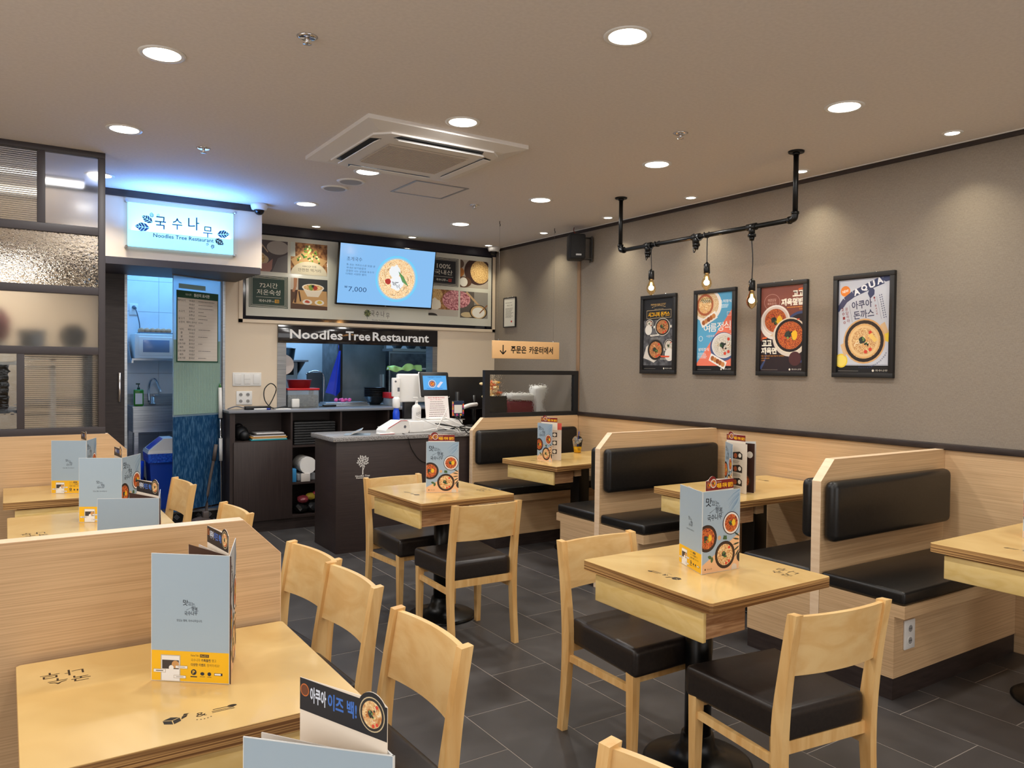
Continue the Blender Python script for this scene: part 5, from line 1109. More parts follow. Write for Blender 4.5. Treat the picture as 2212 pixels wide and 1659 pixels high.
po = thing('stock_pot', 'steel pot on the rack behind the frosted pane', 'pot', (0.15, 6.02, 1.6)); MB().lathe([(1e-4, 0), (0.072, 0), (0.078, 0.11), (0.084, 0.115), (0.07, 0.112)], (0, 0, 0), M_STEEL, 24).build('body', po); MB().box(-0.10, -0.01, 0.08, -0.075, 0.01, 0.09, M_STEEL).box(0.075, -0.01, 0.08, 0.10, 0.01, 0.09, M_STEEL).build('handles', po)
po = thing('round_pan', 'round dark pan standing on edge behind the frosted pane', 'pan', (0.385, 6.02, 1.6)); MB().cyl((0, -0.02, 0.075), (0, 0.02, 0.075), 0.082, 0.074, M_IRON, 28).build('body', po); MB().box(-0.012, -0.01, -0.0, 0.012, 0.01, 0.02, M_IRON).build('handle', po)
po = thing('maroon_bag', 'dark maroon bag slumped at the left behind the frosted pane', 'bag', (-0.05, 6.02, 1.6)); MB().sphere((0, 0, 0.13), 0.085, mat('maroon_cloth', (0, 0, 0)), sz=1.5, n=16).build('body', po); MB().box(-0.05, -0.04, 0, 0.05, 0.04, 0.10, M_WHITEPL, 0.01).build('white_packet', po)
tag(MB().box(-0.80, 5.92, 1.195, 0.02, 6.20, 1.50, M_IRON, 0.02).build('oven'), 'large dark appliance on the middle shelf behind the watery glass pane', 'appliance')

# ================================================================== KITCHEN DOOR AND WASH CORNER
gd = thing('glass_door', 'open frosted glass kitchen door with a taped origin notice', 'door', (1.655, 7.250, 0.25), math.atan2(0.503, 0.864))
DG = noisy('door_glass_clouded', (205, 236, 250), (225, 245, 252), (3, 3, 3), 0.30, trans=0.8); LG2 = noisy('door_glass_wet', (34, 80, 124), (104, 156, 196), (85, 85, 17), 0.25, lo=0.45, hi=0.85, detail=6, trans=0.35)
MB().box(-0.553, -0.004, 0.80, -0.040, 0.004, 1.985, DG).build('upper_glass', gd); MB().box(-0.553, -0.004, 0.0, -0.040, 0.004, 0.80, LG2).build('lower_glass', gd)
MB().box(-0.555, -0.008, 1.985, -0.03, 0.008, 2.0, M_STEEL).box(-0.555, -0.010, -0.015, -0.03, 0.010, 0.0, M_CHROME).box(-0.044, -0.010, 0, -0.030, 0.010, 1.985, M_STEEL).build('edge_channel', gd)
fm_ = mat('bubble_film', (150, 180, 168), 0.45, trans=0.35); fb = MB().box(-0.550, -0.0075, 0.815, -0.055, -0.0045, 1.45, fm_)
for i in range(30): fb.box(-0.548+i*0.0165, -0.0085, 0.82, -0.546+i*0.0165, -0.0074, 1.255, mat('bubble_film_line', (176, 202, 190), 0.5))
for i in range(28): fb.box(-0.549, -0.0085, 0.82+i*0.0155, -0.056, -0.0074, 0.822+i*0.0155, mat('bubble_film_line', (0, 0, 0)))
fb.build('mesh_film', gd)
nt_ = MB().box(-0.527, -0.012, 1.262, -0.083, -0.009, 1.868, P('#174a36')).build('notice', gd)
cv = Canvas(0.444, 0.606); w, h = cv.w, cv.h; cv.rect(0, 0, w, h, P('#1d4c3a')); cv.rect(0.010, 0.010, w-0.010, h-0.062, P('#d2c8be'))
cv.text('원산지 표시판', w*.40, h-0.046, w*.78, h-0.016, P('#eef2ee'), .02); cv.text('국수나무', w*.20, h-0.042, w*.34, h-0.022, P('#cfd8cf'))
rows = [('돼지고기', '국내산'), ('', '국내산'), ('', '독일산'), ('소고기', '호주산'), ('', '호주산'), ('닭고기', '국내산'), ('오징어', '페루산,중국산'), ('', '페루산'), ('낙지', '베트남산'), ('콩', '국내산'), ('쌀', '국내산'), ('배추', '중국산'), ('고추가루', '중국산'), ('배추', '국내산'), ('고추가루', '국내산'), ('배추', '국내산'), ('고추가루', '중국산')]
for i, (a, b) in enumerate(rows):
    y = h-0.088-i*0.0305
    if a: k = len(a)*0.010; cv.text(a, 0.050-k, y-0.004, 0.050+k, y+0.014, P('#2a2c2a'), .01)
    k = len(b)*0.0098; k = min(k, 0.055); cv.text(b, 0.155-k, y-0.004, 0.155+k, y+0.014, P('#2a2c2a'), .01)
    if i % 2 == 0 or i < 7: cv.lines(0.225, y, 0.225+(0.19 if i < 3 else 0.06+0.08*((i*7) % 3)/2), y+0.010, 1, P('#4a4c4a'))
    cv.rect(0.012, y-0.009, w-0.012, y-0.0082, P('#aaa298'))
cv.build('printed_face', (-0.527, -0.0122, 1.262), (1, 0, 0), (0, 0, 1), nt_)
MB().box(-0.50, -0.0065, 1.885, -0.22, -0.0045, 1.925, mat('old_tape', (150, 190, 200), 0.6)).build('tape', gd)
ws = thing('mop_pole', 'white extending mop pole leaning at the glass door jamb', 'pole', (1.608, 7.13, 0))
MB().cyl((0, 0, 0.0), (-0.006, 0.05, 1.32), 0.008, 0.008, M_CHROME, 10).build('shaft', ws); MB().cyl((-0.004, 0.035, 1.02), (-0.006, 0.05, 1.29), 0.017, 0.015, M_WHITEPL, 14).cyl((-0.003, 0.022, 0.64), (-0.003, 0.03, 0.84), 0.016, 0.016, M_WHITEPL, 14).build('grip', ws); MB().cyl((-0.006, 0.05, 1.29), (-0.006, 0.051, 1.325), 0.010, 0.008, mat('green_cap', (60, 140, 60), 0.5), 12).build('cap', ws)
dp = thing('dustpan', 'brown long-handled dustpan upright on the floor by the kitchen step', 'dustpan', (1.415, 7.00, 0))
BR = mat('dustpan_brown', (84, 74, 70), 0.5)
MB().tube(smooth_curve([(0.03, 0.0, 0.16), (0.06, 0.01, 0.45), (0.115, 0.02, 0.74)], 4), 0.012, BR, 10).build('handle', dp); MB().cyl((0.100, 0.018, 0.66), (0.120, 0.021, 0.80), 0.017, 0.015, BR, 12).build('grip', dp)
prf = [(-0.15, 0.0), (0.15, 0.0), (0.15, 0.05), (0.12, 0.12), (0.06, 0.165), (0, 0.18), (-0.06, 0.165), (-0.12, 0.12), (-0.15, 0.05)]
MB().prism(prf, 'y', -0.07, 0.05, BR).build('pan', dp); MB().box(0.005, -0.03, 0.16, 0.055, 0.03, 0.23, BR, 0.006).build('hinge', dp)
bn = thing('swing_bin', 'blue waste bin with white swing lid inside the kitchen door', 'bin', (1.225, 7.56, 0.2))
mb = MB(); frus(mb, -0.13, -0.11, 0.13, 0.11, 0.0, -0.165, -0.14, 0.165, 0.14, 0.50, M_BLUE); mb.box(-0.13, -0.11, 0, 0.13, 0.11, 0.01, M_BLUE); mb.build('body', bn)
mb = MB(); frus(mb, -0.172, -0.148, 0.172, 0.148, 0.42, -0.176, -0.152, 0.176, 0.152, 0.505, noisy('blue_bin_bag', (14, 60, 190), (40, 110, 230), (60, 60, 60), 0.25, bump=0.8, bd=0.01)); mb.build('bin_bag', bn)
mb = MB(); frus(mb, -0.178, -0.153, 0.178, 0.153, 0.500, -0.170, -0.146, 0.170, 0.146, 0.53, M_WHITEPL)
mb.raw([(-0.165, -0.142, 0.53), (0.165, -0.142, 0.53), (0.165, 0.142, 0.53), (-0.165, 0.142, 0.53), (-0.045, -0.13, 0.63), (0.045, -0.13, 0.63), (0.045, 0.13, 0.63), (-0.045, 0.13, 0.63)], [(0, 1, 5, 4), (1, 2, 6, 5), (2, 3, 7, 6), (3, 0, 4, 7), (4, 5, 6, 7)], M_WHITEPL); mb.build('lid', bn)
mb = MB(); mb.raw([(-0.16, -0.10, 0.536), (-0.16, 0.10, 0.536), (-0.05, 0.10, 0.632), (-0.05, -0.10, 0.632), (-0.15, -0.10, 0.528), (-0.15, 0.10, 0.528)], [(0, 1, 2, 3)], M_BLUE); mb.build('swing_flap', bn)
tag(MB().lathe([(1e-4, 0), (0.13, 0), (0.16, 0.30), (0.165, 0.42), (0.15, 0.42)], (0.975, 7.60, 0.2), mat('blue_tub', (26, 70, 190), 0.35), 24, sx=0.42, sy=0.7).build('blue_tub'), 'second blue bagged tub tucked left of the swing bin', 'bin')
tag(MB().lathe([(1e-4, 0), (0.12, 0), (0.15, 0.62), (0.13, 0.66), (1e-4, 0.68)], (0.72, 6.9, 0.0), M_BLKPL, 24).build('black_drum'), 'round black drum half hidden behind the far left partition end', 'bin')
sk = thing('sink', 'stainless steel sink unit on legs in the kitchen wash corner', 'sink', (1.45, 8.03, 0.2))
MB().box(-0.47, -0.20, 0.885, 0.47, -0.17, 0.90, M_STEEL).box(-0.47, 0.20, 0.885, 0.47, 0.245, 0.90, M_STEEL).box(-0.47, -0.17, 0.885, -0.36, 0.20, 0.90, M_STEEL).box(0.36, -0.17, 0.885, 0.47, 0.20, 0.90, M_STEEL).build('rim', sk)
MB().box(-0.36, -0.17, 0.66, 0.36, 0.20, 0.67, M_STEEL).box(-0.365, -0.17, 0.66, -0.36, 0.20, 0.885, M_STEEL).box(0.36, -0.17, 0.66, 0.365, 0.20, 0.885, M_STEEL).box(-0.36, -0.175, 0.66, 0.36, -0.17, 0.885, M_STEEL).box(-0.36, 0.20, 0.66, 0.36, 0.205, 0.885, M_STEEL).build('basin', sk)
MB().box(-0.46, -0.195, 0.66, 0.46, -0.19, 0.885, M_STEEL).box(-0.465, -0.19, 0.66, -0.46, 0.25, 0.885, M_STEEL).build('skirt', sk); MB().box(-0.47, 0.243, 0.90, 0.47, 0.252, 1.0, M_STEEL).build('splashback', sk)
for x in (-0.455, 0.42):
    for y in (-0.185, 0.21): MB().box(x, y, 0, x+0.035, y+0.035, 0.66, M_STEEL).build('leg', sk)
MB().cyl((-0.05, 0.0, 0.30), (-0.05, 0.0, 0.66), 0.055, 0.055, M_WHITEPL, 16).build('drain_pipe', sk)
fc = thing('faucet', 'chrome gooseneck tap at the back of the kitchen sink', 'tap', (1.205, 8.22, 1.1005))
MB().lathe([(0.03, 0), (0.03, 0.01), (0.018, 0.02), (0.018, 0.07), (0.01, 0.08)], (0, 0, 0), M_CHROME, 16).build('body', fc); MB().tube(smooth_curve([(-0.03, 0, 0.02), (-0.035, 0, 0.16), (-0.02, -0.03, 0.235), (0.01, -0.10, 0.24), (0.04, -0.15, 0.15), (0.045, -0.16, 0.12)], 5), 0.010, M_CHROME, 10).build('spout', fc); MB().box(0.0, -0.02, 0.08, 0.05, 0.02, 0.095, M_CHROME, 0.005).build('lever', fc)
sb = thing('soap_bottle', 'green pump bottle of hand soap on the sink rim', 'bottle', (1.035, 7.88, 1.1005))
GR = mat('green_soap', (70, 150, 50), 0.15, trans=0.3); MB().box(-0.042, -0.024, 0, 0.042, 0.024, 0.155, GR, 0.012, seg=3).build('body', sb); MB().box(-0.030, -0.0255, 0.02, 0.030, -0.0245, 0.12, M_PAPERW).build('label', sb); MB().cyl((0, 0, 0.155), (0, 0, 0.175), 0.013, 0.011, mat('dark_green', (20, 60, 40), 0.4), 12).cyl((0, 0, 0.175), (0, 0, 0.205), 0.004, 0.004, mat('dark_green', (0, 0, 0)), 8).box(-0.022, -0.006, 0.200, 0.012, 0.006, 0.212, mat('dark_green', (0, 0, 0)), 0.002).build('pump', sb)
sh = thing('wall_shelf', 'steel wall shelf on brackets holding the microwave', 'shelf', (1.30, 8.29, 1.525))
MB().box(-0.31, -0.34, 0.0, 0.45, 0, 0.018, M_STEEL).build('board', sh); MB().prism([(-0.33, 0.0), (-0.30, 0.0), (-0.01, 0.20), (0, 0.24), (0, 0.0)], 'x', -0.315, -0.311, M_STEEL).box(-0.316, -0.35, -0.025, -0.30, 0, 0.0, M_STEEL).build('bracket', sh)
mw = thing('microwave', 'white microwave oven on the steel wall shelf', 'microwave', (1.25, 8.13, 1.543))
MB().box(-0.235, -0.15, 0, 0.235, 0.15, 0.235, M_WHITEPL, 0.008).build('body', mw); MB().box(-0.20, -0.158, 0.03, 0.10, -0.150, 0.205, M_WHITEPL, 0.004).build('door', mw); MB().box(-0.165, -0.160, 0.060, 0.065, -0.158, 0.175, mat('microwave_window', (120, 140, 170), 0.2), 0.001).build('door_window', mw); MB().box(0.12, -0.153, 0.03, 0.22, -0.150, 0.205, mat('microwave_panel', (190, 196, 204), 0.3)).build('control_panel', mw)
et = thing('egg_tray', 'open tray of brown eggs on top of the microwave', 'egg tray', (1.20, 8.10, 1.779))
MB().box(-0.14, -0.10, 0, 0.15, 0.10, 0.012, mat('egg_tray_grey', (120, 128, 140), 0.7), 0.004).build('tray', et)
egm = None
for i in range(6):
    for j in range(3):
        if egm is None: e = MB().sphere((0, 0, 0), 0.021, mat('egg_shell', (214, 160, 120), 0.5), sz=1.25, n=10).build('egg', et); egm = e.data
        else: e = bpy.data.objects.new('egg', egm); COL.objects.link(e); e.parent = et
        e.location = (-0.115+i*0.048, -0.055+j*0.055, 0.030)
s_ = socket_plate('wall_socket', 'white wall socket with a grey plug above the microwave', 1.045, 8.291, 2.02, 0.075, 0.11, [(0, 0.02)])
MB().cyl((0, -0.012, 0.02), (0.01, -0.045, 0.005), 0.018, 0.012, mat('grey_plug', (96, 100, 110), 0.5), 12).tube(smooth_curve([(0.01, -0.045, 0.005), (0.03, -0.05, -0.06), (0.05, -0.03, -0.16), (0.045, -0.02, -0.24)]), 0.005, mat('grey_plug', (0, 0, 0)), 8).build('plug', s_)
for i, (x, hgt, c, l) in enumerate(((1.07, 0.30, (70, 30, 24), 'dark bottle with red cap under the sink'), (1.20, 0.26, (30, 34, 40), 'short black bottle under the sink'), (0.96, 0.34, (24, 26, 32), 'tall black bottle beside the sink leg'))):
    t = thing('bottle', l, 'bottle', (x, 7.98, 0.2)); MB().lathe([(1e-4, 0), (0.045, 0), (0.045, hgt*.65), (0.016, hgt*.85), (0.016, hgt)], (0, 0, 0), mat('bottle_%d' % i, c, 0.2), 16).build('body', t); MB().cyl((0, 0, hgt), (0, 0, hgt+.025), 0.018, 0.018, M_RED if i == 0 else M_BLKPL, 12).build('cap', t)

# ================================================================== KITCHEN BEHIND THE HATCH
wt = thing('prep_counter', 'stainless kitchen worktop running behind the serving hatch', 'counter', (3.0, 7.66, 0.2))
MB().box(-0.86, -0.235, 0.865, 1.2, 0.30, 0.89, M_STEEL).build('worktop', wt)
for x in (-0.84, 0.2, 1.15): MB().box(x, -0.22, 0, x+0.04, 0.28, 0.865, M_STEEL).build('leg', wt)
Z = 1.09
def box_lid(name, lab, x0, x1, y, z, h, lidh, d=0.2, content=True):
    t = thing(name, lab, 'container', ((x0+x1)/2, y, z)); w = (x1-x0)/2
    MB().box(-w, -d/2, 0, w, d/2, h, mat('clear_tub', (225, 232, 236), 0.15, trans=0.75, ior=1.1), 0.006).build('tub', t)
    if content: MB().box(-w+.006, -d/2+.006, 0.004, w-.006, d/2-.006, h*.7, noisy('dark_seaweed', (40, 42, 40), (110, 108, 100), (70, 70, 70), 0.8), 0.01).build('contents', t)
    MB().box(-w-.006, -d/2-.006, h, w+.006, d/2+.006, h+lidh, M_RED, 0.005).build('lid', t); return t
box_lid('food_container', 'large clear food container with red lid at the left of the hatch', 2.255, 2.560, 7.42, Z, 0.165, 0.02, 0.18)
rb = thing('red_basin', 'round red basin on top of the clear container', 'basin', (2.40, 7.44, 1.276)); MB().lathe([(1e-4, 0), (0.098, 0), (0.118, 0.078), (0.124, 0.080), (0.110, 0.076)], (0, 0, 0), mat('dark_red_plastic', (150, 34, 38), 0.4), 28).build('bowl', rb)
tag(MB().box(2.285, 7.300, Z+.001, 2.362, 7.325, 1.175, M_WHITEPL, 0.01).build('white_box'), 'small white box standing in front of the clear container', 'box')
box_lid('food_container', 'small clear food container with red lid behind the order terminal', 3.310, 3.470, 7.42, Z, 0.075, 0.06, 0.16, False)
t = thing('sauce_bottle', 'yellow squeeze bottle on the small red lidded container', 'bottle', (3.40, 7.42, 1.225)); MB().lathe([(1e-4, 0), (0.022, 0), (0.022, 0.06), (0.014, 0.07)], (0, 0, 0), mat('mustard', (220, 160, 30), 0.3), 14).build('body', t); MB().cyl((0, 0, .07), (0, 0, .10), 0.012, 0.004, M_WHITEPL, 10).build('nozzle', t)
bwl = None
for i in range(6):
    lab = 'black bowl, %s of the nested stack in the hatch' % ('lowest', 'second from bottom', 'third from bottom', 'fourth from bottom', 'fifth from bottom', 'topmost')[i]
    if bwl is None: b = MB().lathe([(1e-4, 0), (0.050, 0), (0.085, 0.035), (0.118, 0.085), (0.122, 0.088), (0.112, 0.083), (0.08, 0.040), (0.045, 0.008), (1e-4, 0.008)], (0, 0, 0), mat('black_melamine', (28, 30, 34), 0.25), 28).build('bowl'); bwl = b.data
    else: b = bpy.data.objects.new('bowl', bwl); COL.objects.link(b)
    b.location = (3.27, 7.62, Z+0.001+i*0.0185); tag(b, lab, 'bowl', 'nested black bowls in the hatch')
for i in range(3):
    tag(MB().box(2.62+i*0.02, 7.40+i*.01, Z+.001+i*.013, 3.12-i*0.01, 7.60, Z+.012+i*.013, M_STEEL, 0.004).build('steel_tray'), 'flat steel tray, %s of the pile in the hatch' % ('bottom', 'middle', 'top')[i], 'tray', 'steel trays in the hatch')
mb = MB(); rr = random.Random(2)
for i in range(9): mb.sphere((2.80+rr.random()*.16, 7.50+rr.random()*.05, 1.138+rr.random()*.02), 0.022, mat('pink_rubber', (214, 90, 160), 0.5), sz=.7, n=8)
tag(mb.build('rubber_gloves'), 'crumpled pink rubber gloves on the steel trays', 'gloves', kind='stuff')
tag(MB().box(2.60, 7.305, Z+.001, 2.73, 7.36, 1.115, M_BLKPL, 0.008).build('black_pouch'), 'small black pouch on the hatch sill', 'pouch')
pp = thing('partition_post', 'dark steel post between the kitchen panels', 'post', (3.108, 8.22, 0.2)); MB().box(-0.022, -0.02, 0, 0.022, 0.02, CEIL-0.2, M_MATBLK).build('post', pp)
ap = thing('blue_apron', 'bright blue apron hanging from the dark kitchen post', 'apron', (3.045, 8.17, 1.16)); mb = MB()
mb.raw([(0.03, 0, 0.50), (0.045, -0.02, 0.50), (-0.12, 0, 0.04), (-0.02, -0.05, 0.0), (0.04, -0.02, 0.05), (-0.05, -0.045, 0.02)], [(0, 2, 5), (0, 5, 3, 1), (1, 3, 4)], mat('apron_blue', (10, 50, 190), 0.35)); mb.build('cloth', ap); MB().tube([(0.03, 0.0, 0.50), (0.04, 0.03, 0.56)], 0.003, mat('apron_blue', (0, 0, 0)), 6).build('strap', ap)
fz = thing('steel_fridge', 'wide grey steel refrigerator door behind the hatch', 'refrigerator', (3.43, 8.62, 0.2)); MB().box(-0.28, -0.28, 0, 0.28, 0.30, 1.9, M_STEELD, 0.006).build('cabinet', fz); MB().box(-0.27, -0.30, 0.02, 0.27, -0.282, 1.88, noisy('scuffed_steel', (92, 104, 112), (120, 132, 140), (4, 4, 2), 0.4, metal=0.5), 0.004).build('door', fz); MB().box(0.22, -0.325, 0.9, 0.24, -0.30, 1.2, M_CHROME).build('handle', fz)
f2 = thing('steel_panel_unit', 'light steel cabinet at the right of the kitchen', 'cabinet', (4.12, 8.75, 0.2)); MB().box(-0.30, -0.25, 0, 0.38, 0.30, 1.48, M_STEEL, 0.004).build('cabinet', f2); MB().box(-0.28, -0.262, 0.7, 0.36, -0.25, 1.45, M_STEELD, 0.002).build('door', f2)
s2 = thing('upper_shelf', 'steel overhead shelf at the right of the hatch', 'shelf', (3.86, 8.05, 1.665)); MB().box(-0.26, -0.14, 0, 0.60, 0.14, 0.03, M_STEEL).build('board', s2)
for x in (-0.25, 0.57): MB().box(x, 0.10, 0, x+0.02, 0.12, CEIL-1.665, M_STEEL).build('hanger', s2)
for i in range(3):
    tag(MB().lathe([(1e-4, 0), (0.04, 0), (0.075, 0.05), (0.078, 0.05), (0.07, 0.046), (0.035, 0.006), (1e-4, 0.006)], (3.72+i*0.17, 8.05, 1.6965), M_STEEL, 20).build('steel_bowl'), 'steel bowl on the overhead kitchen shelf, %s' % ('left', 'middle', 'right')[i], 'bowl', 'steel bowls on the overhead shelf')
gcl = thing('green_cloth', 'lime green cloth draped over a kitchen rail', 'cloth', (3.75, 7.93, 1.43)); LM = mat('lime_cloth', (215, 255, 150), 0.8)
bm = bmesh.new(); bmesh.ops.create_grid(bm, x_segments=26, y_segments=12, size=0.5)
for v in bm.verts:
    x, y = v.co.x, v.co.y; a = y*2.6
    v.co = Vector((x*0.40, 0.03*math.sin(a)+0.012*math.sin(x*23)-.01, 0.075*math.cos(a)*(1+0.18*math.sin(x*9))+0.012*math.sin(x*17+y*6)+0.02*x))
MB().bm(bm, LM, True).build('fabric', gcl)
rl = thing('kitchen_rail', 'white horizontal rail carrying the green cloth', 'rail', (3.85, 7.93, 1.47)); MB().cyl((-0.30, 0, 0), (0.69, 0, 0), 0.010, 0.010, M_WHITEPL, 10).build('bar', rl)
ls2 = thing('corner_shelf', 'small steel wall shelf holding a black pot at the left of the hatch', 'shelf', (2.80, 9.29, 1.535)); MB().box(-0.22, -0.45, 0, 0.16, 0, 0.02, M_STEEL).build('board', ls2); MB().prism([(-0.40, 0), (0, -0.22), (0, 0)], 'x', 0.13, 0.14, M_STEEL).build('bracket', ls2)
pt = thing('black_pot', 'round black pot on the small kitchen wall shelf', 'pot', (2.74, 9.02, 1.556)); MB().lathe([(1e-4, 0), (0.10, 0), (0.118, 0.13), (0.125, 0.135), (0.11, 0.13)], (0, 0, 0), M_IRON, 26).build('body', pt); MB().lathe([(0.11, 0.13), (0.07, 0.145), (1e-4, 0.15)], (0, 0, 0), M_STEELD, 24).build('lid', pt)
mc = thing('white_machine', 'tall white kitchen machine with a dark display behind the hatch', 'machine', (2.74, 9.19, 0.2)); MB().box(-0.17, -0.11, 0, 0.17, 0.10, 1.33, M_WHITEPL, 0.01).build('body', mc); MB().box(-0.12, -0.115, 1.18, 0.12, -0.11, 1.26, M_BLKPL).build('display', mc)
bk = thing('black_rack', 'black folding trolley back standing in the kitchen', 'trolley', (2.83, 8.25, 0.2)); MB().box(-0.085, -0.02, 0.0, 0.085, 0.02, 1.22, mat('trolley_grey', (52, 56, 62), 0.5), 0.006).build('panel', bk); MB().tube(smooth_curve([(0.095, 0, 0.85), (0.105, 0, 1.05), (0.095, 0, 1.20), (0.0, 0, 1.235), (-0.095, 0, 1.20)]), 0.008, M_CHROME, 8).build('handle', bk)
tag(MB().cyl((2.262, 7.50, 1.50), (2.268, 7.54, 1.50), 0.10, 0.10, mat('ivory_plate', (226, 214, 204), 0.5), 28).build('hanging_plate'), 'ivory round tray hanging just inside the hatch frame', 'tray')

# ================================================================== BACK COUNTER
bc = thing('back_counter', 'dark wood back counter with open shelves under the hatch', 'counter', (1.64, 6.98, 0))
L_ = 2.70; D_ = 0.30; T_ = 0.018
MB().box(-0.012, -0.015, 1.068, L_, 0.33, 1.090, mat('counter_top_grey', (120, 122, 128), 0.3), 0.003).build('top', bc)
MB().box(0, D_-0.012, 0.0, L_, D_, 1.068, M_WENGE).build('back_board', bc)
for x in (0.0, 0.535, 1.005, 1.490, 1.98, L_-0.03): MB().box(x, 0, 0.10 if x > 0 else 0.0, x+(0.045 if x == 0 else T_), D_-0.012, 1.068, M_WENGEV).build('upright', bc)
MB().box(0.045, 0.012, 0.0, L_, 0.03, 0.10, M_DKTRIM).build('kick_board', bc)
MB().box(0.045, 0.002, 0.10, L_, D_-0.012, 0.118, M_WENGE).build('shelf', bc)
for x0_, x1_ in ((0.553, 1.005), (1.023, 1.490), (1.508, 1.98)):
    for z in (0.405, 0.745): MB().box(x0_, 0.002, z, x1_, D_-0.012, z+T_, M_WENGE).build('shelf', bc)
MB().box(0.045, 0.002, 0.80, 0.535, D_-0.012, 0.818, M_WENGE).build('shelf', bc)
MB().box(0.030, -0.018, 0.104, 0.545, 0.0, 0.812, M_WENGEV, 0.001).build('door', bc)
# things on its shelves
for i, (c, w) in enumerate((('#1d9aa6', 0.0), ('#d9cdb4', 0.01), ('#b8863c', 0.0), ('#cfc9c4', 0.02), ('#3a3634', 0.03), ('#d4d0cc', 0.05))):
    tag(MB().box(1.83+w, 7.00+w*.3, 0.819+i*0.011, 2.15-w*.5, 7.20, 0.829+i*0.011, P(c, 0.4), 0.001).build('folder'), '%s flat folder lying in the upper left niche of the back counter' % ('teal', 'cream', 'ochre', 'light grey', 'black', 'topmost pale')[i], 'folder', 'folders in the back counter niche')
mb = MB(); mb.sphere((1.765, 7.10, 0.885), 0.065, mat('black_nylon', (16, 16, 18), 0.5), sx=1.0, sz=1.0, n=14).sphere((1.78, 7.04, 0.865), 0.045, mat('black_nylon', (0, 0, 0)), n=12).sphere((1.755, 7.14, 0.93), 0.04, mat('black_nylon', (0, 0, 0)), n=12)
tag(mb.build('black_bag'), 'crumpled black bag in the upper left niche of the back counter', 'bag')
for i in range(9): tag(MB().box(2.215, 7.00, 0.764+i*0.0235, 2.605, 7.24, 0.764+i*0.0235+0.020, noisy('tray_black', (24, 24, 25), (36, 36, 37), (60, 60, 60), 0.5), 0.004).build('serving_tray'), 'black serving tray, %s of the stack on the upper open shelf' % ('lowest', 'second from bottom', 'third from bottom', 'fourth from bottom', 'middle one', 'fourth from top', 'third from top', 'second from top', 'topmost')[i], 'tray', 'stacked black serving trays')
rl2 = thing('paper_roll', 'thick white kitchen paper roll lying on the middle shelf', 'paper roll', (2.345, 7.115, 0.4245)); M90 = Matrix.Translation((0, 0, 0.147)) @ Matrix.Rotation(PI/2, 4, 'X'); MB().lathe([(0.026, -0.10), (0.078, -0.10), (0.078, 0.12), (0.026, 0.12)], (0, 0, 0), M_PAPERW, 28, False, M=M90).build('paper', rl2); MB().lathe([(0.020, -0.095), (0.027, -0.101), (0.027, 0.11)], (0, 0, 0), mat('cardboard', (160, 140, 120), 0.8), 20, M=M90).build('core', rl2)
MB().box(-0.09, -0.08, 0, 0.09, 0.10, 0.068, mat('grey_packet', (150, 152, 156), 0.5), 0.01).build('packet_underneath', rl2)
tag(MB().box(2.200, 7.0, 0.4245, 2.236, 7.12, 0.545, P('#3a8ac0', 0.4), 0.002).build('blue_carton'), 'small blue carton left of the paper roll', 'carton')
tag(MB().box(2.275, 6.983, 0.4245, 2.36, 6.999, 0.500, P('#d8cfc6', 0.4), 0.002).build('white_carton'), 'small white carton with dark print in front of the paper roll', 'carton')
sf = thing('packed_bags', 'heap of plastic bags and packets on the bottom shelf', 'bags', (2.40, 7.08, 0.1185)); rr = random.Random(12)
for i, (c, x, z, s) in enumerate((('#141414', -.10, .05, .07), ('#1c1c1e', .02, .05, .075), ('#2a2426', .12, .05, .06), ('#8e3a44', -.08, .13, .055), ('#b8a23c', .0, .15, .05), ('#d6cdbc', .10, .13, .05), ('#b03a4e', .05, .17, .04))):
    bm = bmesh.new(); bmesh.ops.create_icosphere(bm, subdivisions=2, radius=s)
    for v in bm.verts: v.co *= 1+0.25*(rr.random()-.5); v.co.z = max(v.co.z*.7, -z+.002)
    MB().bm(bm, mat('bag_%d' % i, c, 0.25), False, Matrix.Translation((x, 0, z))).build('bag', sf)
# on its top
socket_plate('wall_socket', 'white four-way wall socket over the back counter', 1.841, BY, 1.190, 0.142, 0.125, [(-0.032, 0.030), (0.032, 0.030), (-0.032, -0.030), (0.032, -0.030)])
sw = thing('light_switch', 'white triple light switch plate beside the hatch', 'switch', (1.866, BY, 1.362)); MB().box(-0.129, -0.010, -0.062, 0.129, 0, 0.062, M_WHITEPL, 0.003).build('plate', sw)
for x in (-0.084, 0.0, 0.084): MB().box(x-0.028, -0.015, -0.045, x+0.028, -0.010, 0.045, M_WHITEPL, 0.002).build('rocker', sw)
MB().box(-0.028, -0.0155, -0.001, 0.028, -0.0149, 0.001, P('#9a9894')).build('rocker_gap', sw)
ps = thing('power_strip', 'black power strip and looped cable on the back counter', 'power strip', (1.93, 7.12, 1.09)); MB().box(-0.13, -0.03, 0, 0.10, 0.03, 0.032, M_BLKPL, 0.006).build('strip', ps)
MB().tube(smooth_curve([(0.08, 0, 0.02), (0.14, 0.05, 0.10), (0.17, 0.06, 0.19), (0.12, 0.06, 0.235), (0.06, 0.05, 0.18), (0.06, 0.03, 0.08), (0.12, 0, 0.012), (0.22, 0.02, 0.02), (0.27, 0.03, 0.03)], 6), 0.005, M_BLKPL, 8).build('cable', ps); MB().tube(smooth_curve([(-0.13, 0, 0.015), (-0.20, 0.02, 0.03), (-0.27, 0.03, 0.008)]), 0.005, mat('grey_plug', (0, 0, 0)), 8).build('cable', ps)
tag(MB().cyl((1.86, 7.03, 1.0985), (1.97, 7.025, 1.0985), 0.008, 0.008, M_WHITEPL, 10).cyl((1.97, 7.025, 1.0985), (2.00, 7.024, 1.0985), 0.009, 0.009, P('#2a3a9a'), 10).build('marker_pen'), 'white marker pen with a blue cap on the back counter edge', 'pen')
